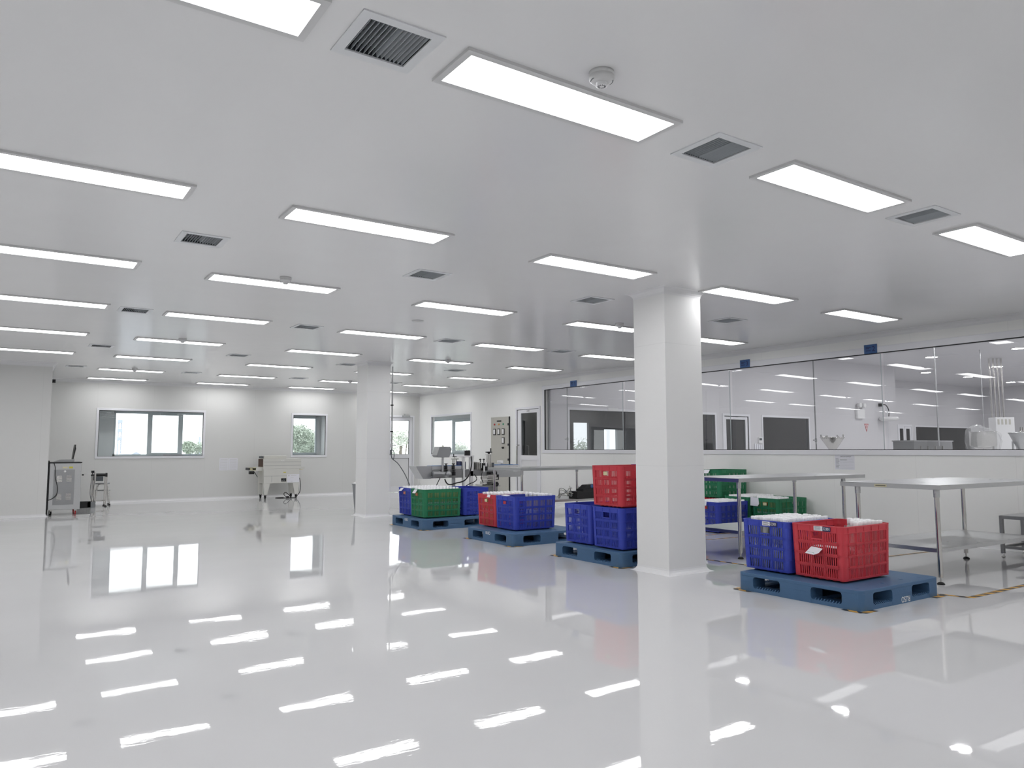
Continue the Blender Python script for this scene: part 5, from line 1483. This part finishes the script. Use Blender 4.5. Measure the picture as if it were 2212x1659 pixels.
mb = MB(); mb.cyl((-0.20, -0.02, 0.68), 0.016, 0.035, 10, 'x'); mb.build('sensor_head', M_BLACK, r)
mb = MB(); mb.box(-0.075, 0.065, -0.06, 0.06, 0, 0.12); mb.build('base_box', M_BIN, r)
for k in range(2):
    mb = MB(); mb.tube(catmull([(-0.01 + 0.04 * k, -0.02, 0.72), (-0.03 + 0.06 * k, -0.03, 0.5), (-0.035 + 0.05 * k, -0.03, 0.28), (0.05 * k, -0.02, 0.11)], 6), 0.005, 6); mb.build('cable', M_BLACK, r)
mb = MB(); mb.box(-0.14, 0.14, -0.08, 0.08, 0, 0.13)
tag(mb.build('black_floor_box', M_BLACK, loc=(1.40, 18.02, 0), bevel=0.004), 'small black box on the floor between trolley and sensor post', 'box')
r = thing('round_stool', 'chrome stool with splayed legs behind the roller stand', 'stool', (1.80, 18.62, 0))
mb = MB(); mb.lathe([(0, 0.455), (0.14, 0.455), (0.15, 0.47), (0.14, 0.485), (0, 0.485)], n=24); mb.build('seat', M_STEEL2, r)
for k in range(4):
    a = PI / 4 + k * PI / 2
    mb = MB(); mb.tube(catmull([(0.06 * math.cos(a), 0.06 * math.sin(a), 0.455), (0.125 * math.cos(a), 0.125 * math.sin(a), 0.43), (0.155 * math.cos(a), 0.155 * math.sin(a), 0.3), (0.20 * math.cos(a), 0.20 * math.sin(a), 0.02)], 5), 0.011, 8); lg = mb.build('leg', M_CHROME, r)
    mb = MB(); mb.cyl((0.20 * math.cos(a), 0.20 * math.sin(a), 0), 0.016, 0.03, 10); mb.build('foot', M_RUBBER, lg)
mb = MB()
mb.tube([(0.155 * math.cos(2 * PI * k / 20), 0.155 * math.sin(2 * PI * k / 20), 0.32) for k in range(21)], 0.008, 6); mb.build('ring', M_STEEL2, r)

# ------------------------------------------------------------------ heat tunnel (shrink wrapper) under the narrow window
r = thing('shrink_tunnel', 'beige heat shrink tunnel machine on four casters below the narrow window', 'machine', (5.72, 18.86, 0))
mb = MB()
mb.box(-0.465, 0.46, -0.25, 0.25, 0.72, 0.975); hood = mb.build('hood', M_BEIGE, r, bevel=0.008)
mb = MB()
for z in (0.805, 0.893): mb.box(-0.463, 0.458, -0.2525, -0.25, z - 0.003, z + 0.003)
mb.build('hood_seam', M_BIN, hood)
mb = MB(); mb.box(-0.42, 0.13, -0.12, 0.2, 0.975, 1.045); mb.build('fan_cover', M_BEIGE, r, bevel=0.006)
mb = MB(); mb.box(-0.50, -0.425, -0.06, 0.06, 0.99, 1.035); mb.build('fan_motor', M_DARKPAINT, r)
mb = MB(); mb.box(-0.475, -0.463, -0.19, 0.19, 0.775, 0.965); mb.build('heat_curtain', M_BROWN, r)
mb = MB(); mb.box(-0.455, 0.42, -0.25, 0.25, 0.37, 0.72); body = mb.build('lower_body', M_BEIGE, r, bevel=0.006)
mb = MB(); mb.box(-0.455, 0.12, -0.2525, -0.25, 0.546, 0.551); mb.box(-0.265, -0.261, -0.2525, -0.25, 0.40, 0.548); mb.build('panel_seam', M_BIN, body)
mb = MB(); mb.box(-0.03, 0.09, -0.262, -0.25, 0.41, 0.49); cp = mb.build('control_panel', M_BLACK, r)
mb = MB(); mb.box(0.0, 0.07, -0.264, -0.262, 0.455, 0.478); mb.build('display', M_DARKPAINT, cp)
for x in (-0.01, 0.02, 0.05):
    mb = MB(); mb.cyl((x, -0.27, 0.432), 0.010, 0.008, 10, 'y'); mb.build('knob', M_STEEL2, cp)
mb = MB(); mb.box(0.17, 0.21, -0.2525, -0.25, 0.435, 0.45); mb.build('rating_plate', M_BROWN, body)
mb = MB(); mb.box(0.02, 0.085, -0.252, -0.25, 0.625, 0.645); mb.build('yellow_badge', M_YELLOW, body)
text('maker_lettering', 'KSC', 0.05, M_WHITE, hood, (0.0, -0.2535, 0.925), (PI / 2, 0, 0))
mb = MB()
mb.box(-0.62, -0.46, -0.17, -0.14, 0.68, 0.765); mb.box(-0.62, -0.46, 0.14, 0.17, 0.68, 0.765); mb.box(0.46, 0.575, -0.17, -0.14, 0.71, 0.765); mb.box(0.46, 0.575, 0.14, 0.17, 0.71, 0.765); mb.build('conveyor_rail', M_BEIGE, r)
mb = MB(); mb.box(-0.74, 0.56, -0.138, 0.138, 0.745, 0.757); mb.lathe([(0.0, -0.138), (0.033, -0.138), (0.033, 0.138), (0, 0.138)], (-0.735, 0, 0.724), 16, 'y'); mb.box(-0.735, 0.55, -0.138, 0.138, 0.691, 0.70); mb.build('conveyor_belt', M_CREAM, r)
mb = MB(); mb.box(-0.79, -0.77, -0.16, 0.16, 0.695, 0.755); mb.box(-0.79, -0.70, -0.175, -0.17, 0.745, 0.757); mb.build('end_guard', M_BLACK, r)
mb = MB(); mb.box(-0.77, -0.66, -0.16, -0.06, 0.60, 0.675); mb.lathe([(0, -0.185), (0.026, -0.185), (0.026, -0.16)], (-0.70, 0, 0.635), 14, 'y'); mb.tube(catmull([(-0.70, -0.17, 0.67), (-0.66, -0.2, 0.64), (-0.62, -0.2, 0.57), (-0.59, -0.19, 0.53)], 5), 0.007, 6); mb.build('drive_motor', M_BLACK, r)
for x, y in ((-0.40, -0.2), (0.36, -0.2), (-0.40, 0.2), (0.36, 0.2)):
    s = 1 if x < 0 else -1
    mb = MB()
    mb.prism([(x - s * 0.055, 0.37), (x + s * 0.10, 0.37), (x + s * 0.045, 0.10), (x - s * 0.035, 0.10)], y - 0.004 - 0.04, y - 0.04, 'y')
    mb.prism([(y - 0.044, 0.37), (y + 0.06, 0.37), (y + 0.03, 0.10), (y - 0.03, 0.10)], x - s * 0.055, x - s * 0.051, 'x')
    mb.prism([(y - 0.044, 0.37), (y + 0.06, 0.37), (y + 0.0, 0.10), (y - 0.03, 0.10)], x + s * 0.05, x + s * 0.054, 'x')
    mb.box(x - 0.045, x + 0.045, y - 0.044, y + 0.03, 0.095, 0.10)
    lg = mb.build('leg', M_BEIGE, r)
    mb = MB(); mb.cyl((x - 0.015, y, 0.04), 0.04, 0.03, 16, 'x'); mb.box(x - 0.022, x - 0.016, y - 0.02, y + 0.02, 0.03, 0.095); mb.box(x + 0.016, x + 0.022, y - 0.02, y + 0.02, 0.03, 0.095); cs = mb.build('caster', M_RUBBER, lg)
    mb = MB(); mb.cyl((x - 0.018, y, 0.04), 0.018, 0.036, 12, 'x'); mb.build('wheel_hub', M_WHITE, cs)
mb = MB(); mb.tube(catmull([(0.42, -0.1, 0.52), (0.46, -0.16, 0.47), (0.475, -0.2, 0.30), (0.45, -0.24, 0.16), (0.38, -0.26, 0.06), (0.30, -0.28, 0.012), (0.05, -0.24, 0.012), (-0.12, -0.12, 0.012), (0.1, -0.05, 0.012)], 8), 0.008, 8); mb.build('power_cable', M_BLACK, r)
mb = MB(); mb.tube(catmull([(0.22, -0.27, 0.012), (0.16, -0.28, 0.08), (0.08, -0.27, 0.14), (0.04, -0.26, 0.10), (0.10, -0.27, 0.03), (0.16, -0.28, 0.02)], 8), 0.009, 8); mb.box(0.10, 0.16, -0.30, -0.26, 0.0, 0.05); mb.build('plug_lead', M_BLACK, r)
sheet('white notice sheet taped to the front of the heat shrink tunnel', (5.985, 18.6075, 0.483), 'x', 0.31, 0.20, [(-0.2, 0.25, 0.36, 0.008), (-0.4, -0.3, 0.33, 0.02), (-0.2, 0.05, 0.12, 0.004), (-0.2, -0.05, -0.38, 0.005)])

# ------------------------------------------------------------------ labelling machine
r = thing('labelling_machine', 'stainless steel bottle labelling machine with conveyor, tilted control box and handwheels', 'machine', (6.3, 12.5, 0))
def L(x): return x - 6.3
mb = MB(); mb.prism([(L(6.30), 0.887), (L(6.31), 0.86), (L(6.45), 0.648), (L(6.62), 0.650), (L(6.62), 0.883), (L(6.56), 0.885)], 0.0, 0.30, 'y'); mb.build('infeed_hopper', M_STEEL, r, bevel=0.003)
mb = MB(); mb.box(L(6.62), L(7.44), 0.02, 0.28, 0.655, 0.81); mb.build('conveyor_body', M_STEEL2, r, bevel=0.004)
mb = MB(); mb.box(L(7.44), L(8.10), 0.02, 0.28, 0.68, 0.79); mb.build('centre_body', M_STEEL2, r)
mb = MB(); mb.box(L(8.06), L(8.64), 0.0, 0.30, 0.645, 0.79); tr = mb.build('outfeed_body', M_STEEL, r)
mb = MB(); mb.box(L(8.47), L(8.56), -0.01, 0, 0.755, 0.785); mb.build('switch_plate', M_WHITE, tr)
mb = MB(); mb.box(L(6.66), L(8.63), 0.09, 0.21, 0.80, 0.815); mb.build('conveyor_belt', M_WHITE, r)
for y in (0.05, 0.245):
    for a, b in ((6.66, 7.30), (8.02, 8.62)):
        mb = MB(); mb.box(L(a), L(b), y, y + 0.02, 0.816 if a < 7 else 0.845, 0.885); mb.box(L(a) + 0.01, L(b) - 0.01, y - 0.004, y, 0.845, 0.858); rl = mb.build('guide_rail', M_LAMPFRAME, r)
        mb = MB(); mb.box(L(a) - 0.005, L(b), y - 0.002, y + 0.004, 0.880, 0.889); mb.build('blue_strip', M_LIGHTBLUE, rl)
for x in (6.94, 7.10):
    for z, yy in ((0.862, 0.03), (0.745, 0.0)):
        mb = MB(); mb.box(L(x) - 0.02, L(x) + 0.02, yy - 0.03, yy + 0.02, z - 0.045, z + 0.03); mb.box(L(x) - 0.008, L(x) + 0.008, yy - 0.02, yy, z + 0.03, z + 0.05); mb.lathe([(0, z + 0.05), (0.033, z + 0.05), (0.033, z + 0.065), (0, z + 0.068)], (L(x), yy - 0.01, 0), 8); mb.build('clamp_knob', M_BLACK, r)
mb = MB(); mb.cyl((L(6.845), -0.02, 0.72), 0.022, 0.42, 14); mb.build('control_post', M_STEEL, r)
r2 = Matrix.Rotation(math.radians(-28), 3, 'X')
mb = MB()
top = [(-0.135, 0.11), (0.145, 0.11), (0.145, -0.09), (0.10, -0.125), (-0.125, -0.125), (-0.17, -0.07)]
mb.prism([(L(6.85) - 0.115, 1.245), (L(6.85) + 0.115, 1.245), (L(6.85) + 0.15, 1.20), (L(6.85) + 0.095, 1.045), (L(6.85) - 0.135, 1.045), (L(6.85) - 0.17, 1.085)], -0.10, 0.10, 'y'); cb = mb.build('control_box', M_STEEL2, r, bevel=0.005)
mb = MB(); mb.box(L(6.83), L(6.92), -0.06, 0.02, 1.245, 1.249); mb.build('cream_label', M_CREAM, cb)
mb = MB(); mb.cyl((L(6.62), -0.06, 0.735), 0.055, 0.14, 16, 'x'); mb.cyl((L(6.755), -0.06, 0.73), 0.05, 0.12, 16, 'x'); mb.box(L(6.60), L(6.66), -0.09, 0.02, 0.67, 0.70); mb.cyl((L(6.91), -0.16, 0.725), 0.057, 0.12, 20, 'y'); mb.build('drive_motor', M_STEEL2, r, bevel=0.0)
# small handwheel
mb = MB(); mb.cyl((L(7.16), 0.14, 0.88), 0.012, 0.13, 10); mb.cyl((L(7.235), 0.14, 0.88), 0.012, 0.13, 10); mb.box(L(7.13), L(7.27), 0.11, 0.17, 1.0, 1.02); mb.cyl((L(7.197), 0.14, 0.88), 0.007, 0.17, 8); mb.build('lift_column', M_CHROME, r)
mb = MB(); mb.lathe([(0, 1.045), (0.045, 1.045), (0.05, 1.055), (0.012, 1.062), (0, 1.062)], (L(7.197), 0.14, 0), 16); mb.cyl((L(7.175), 0.14, 1.06), 0.009, 0.05, 8); mb.build('handwheel', M_BLACK, r)
mb = MB(); mb.lathe([(0, 0.815), (0.055, 0.815), (0.055, 0.965), (0, 0.965)], (L(7.285), 0.13, 0), 20); mb.lathe([(0, 0.815), (0.05, 0.815), (0.05, 0.955), (0, 0.955)], (L(7.40), 0.16, 0), 20); mb.build('wrap_roller', M_NAVYROLL, r)
mb = MB(); mb.box(L(7.31), L(7.345), 0.0, 0.05, 0.49, 1.05); mb.box(L(7.46), L(7.535), 0.0, 0.05, 0.78, 1.06); mb.box(L(7.29), L(7.54), -0.02, 0.12, 1.045, 1.075); mb.box(L(7.48), L(7.54), 0.02, 0.07, 0.49, 0.78); mb.build('label_bracket', M_WHITE, r)
mb = MB(); mb.cyl((L(7.415), 0.03, 1.075), 0.058, 0.10, 20); mb.build('label_motor', M_BLACK, r)
mb = MB()
for k, x in enumerate((7.575, 7.615, 7.655, 7.70)): mb.box(L(x) - 0.006, L(x) + 0.006, 0.0, 0.22, 0.80, 0.955 - 0.008 * k)
for x in (7.595, 7.635, 7.68): mb.cyl((L(x), 0.02, 0.80), 0.012, 0.145, 10)
mb.build('roller_frame', M_CHROME, r)
mb = MB(); mb.box(L(7.565), L(7.578), -0.012, 0.03, 0.80, 0.94); mb.box(L(7.725), L(7.735), 0.0, 0.04, 0.80, 0.91); mb.build('roller_side_plate', M_BLACK, r)
for x in (7.72, 7.80):
    mb = MB(); mb.cyl((L(x), 0.05, 0.93), 0.008, 0.055, 8); mb.lathe([(0, 0.985), (0.022, 0.985), (0.024, 1.0), (0.01, 1.01), (0, 1.01)], (L(x), 0.05, 0), 10); mb.build('thumb_screw', M_BLACK, r)
mb = MB(); mb.box(L(7.70), L(7.82), 0.03, 0.16, 0.79, 0.925); mb.box(L(7.76), L(7.84), -0.03, 0.05, 0.78, 0.86); mb.build('label_head', M_BLACK, r)
mb = MB(); mb.box(L(7.695), L(7.72), 0.0, 0.03, 0.83, 0.945); mb.box(L(7.82), L(7.845), 0.0, 0.03, 0.80, 0.945); mb.box(L(7.745), L(7.77), -0.04, -0.02, 0.76, 0.88); mb.build('head_guide', M_WHITE, r)
mb = MB(); mb.box(L(7.86), L(7.885), 0.0, 0.06, 0.79, 1.085); mb.box(L(7.925), L(7.95), 0.0, 0.06, 0.79, 1.085); mb.box(L(7.85), L(7.96), -0.01, 0.07, 1.085, 1.10); mb.cyl((L(7.905), 0.03, 0.79), 0.010, 0.32, 10); mb.build('lift_tower', M_CHROME, r)
mb = MB(); mb.lathe([(0, 1.105), (0.02, 1.105), (0.028, 1.125), (0.068, 1.13), (0.068, 1.148), (0, 1.15)], (L(7.905), 0.03, 0), 18); mb.cyl((L(7.95), 0.03, 1.145), 0.012, 0.07, 10); mb.build('handwheel', M_BLACK, r)
mb = MB(); mb.box(L(7.97), L(8.02), 0.02, 0.12, 0.79, 0.93); mb.build('peel_plate', M_DARKPAINT, r)
mb = MB(); mb.lathe([(0, 0.892), (0.06, 0.892), (0.062, 0.965), (0.055, 0.97), (0, 0.968)], (L(8.25), 0.15, 0), 20); mb.box(L(8.13), L(8.25), 0.10, 0.20, 0.892, 0.905); mb.build('white_tub', M_WHITE, r)
# under-slung printer assembly
mb = MB(); mb.box(L(7.83), L(8.03), -0.06, 0.16, 0.655, 0.70); mb.box(L(7.80), L(8.05), -0.08, 0.18, 0.61, 0.648); mb.box(L(7.82), L(8.08), -0.07, 0.17, 0.575, 0.60); mb.box(L(7.79), L(8.06), -0.08, 0.18, 0.52, 0.57); mb.box(L(7.70), L(8.10), -0.06, 0.2, 0.49, 0.52); mb.build('slide_table', M_CHROME, r, bevel=0.004)
mb = MB(); mb.box(L(7.86), L(8.08), 0.0, 0.14, 0.695, 0.76); mb.cyl((L(7.93), -0.05, 0.705), 0.03, 0.08, 12, 'y'); mb.box(L(8.03), L(8.09), -0.05, 0.05, 0.58, 0.70); mb.build('slide_motor', M_BLACK, r)
mb = MB(); mb.lathe([(0.022, -0.115), (0.045, -0.115), (0.047, -0.10), (0.045, -0.085), (0.022, -0.085)], (L(8.0), 0, 0.515), 20, 'y'); mb.lathe([(0, -0.12), (0.012, -0.12), (0.012, -0.08)], (L(8.0), 0, 0.515), 12, 'y'); mb.build('side_wheel', M_RUBBER, r)
mb = MB(); mb.box(L(6.95), L(8.12), -0.05, 0.35, 0.465, 0.49); mb.build('base_plate', M_STEEL, r)
mb = MB(); mb.box(L(7.0), L(8.08), -0.02, 0.32, 0.09, 0.465); mb.build('base_cabinet', M_STEEL2, r, bevel=0.004)
mb = MB(); mb.cyl((L(7.15), 0.1, 0.49), 0.035, 0.17, 14); mb.build('support_post', M_STEEL, r)
for x in (7.05, 8.03):
    for y in (0.03, 0.27):
        mb = MB(); mb.cyl((L(x), y, 0.045), 0.012, 0.05, 8); mb.lathe([(0, 0), (0.04, 0), (0.042, 0.012), (0.015, 0.045), (0, 0.045)], (L(x), y, 0), 14); mb.build('foot', M_RUBBER, r)
for k, pts in enumerate(([(7.47, -0.02, 1.06), (7.465, -0.05, 0.92), (7.40, -0.07, 0.72), (7.28, -0.08, 0.60), (7.10, -0.09, 0.56), (6.98, -0.09, 0.535), (6.90, -0.09, 0.56), (6.86, -0.08, 0.64)],
                         [(6.77, -0.06, 0.66), (6.73, -0.07, 0.60), (6.71, -0.05, 0.54), (6.73, 0.0, 0.47)],
                         [(7.55, 0.0, 0.72), (7.59, -0.03, 0.64), (7.55, -0.04, 0.58), (7.42, -0.03, 0.53), (7.36, 0.0, 0.49)],
                         [(7.72, -0.03, 0.76), (7.68, -0.06, 0.70), (7.68, -0.07, 0.62), (7.72, -0.06, 0.55)])):
    mb = MB(); mb.tube(catmull([(L(x), y, z) for x, y, z in pts], 7), 0.012 if k == 0 else 0.008, 8); mb.build('cable', M_BLACK, r)

bpy.context.view_layer.update()
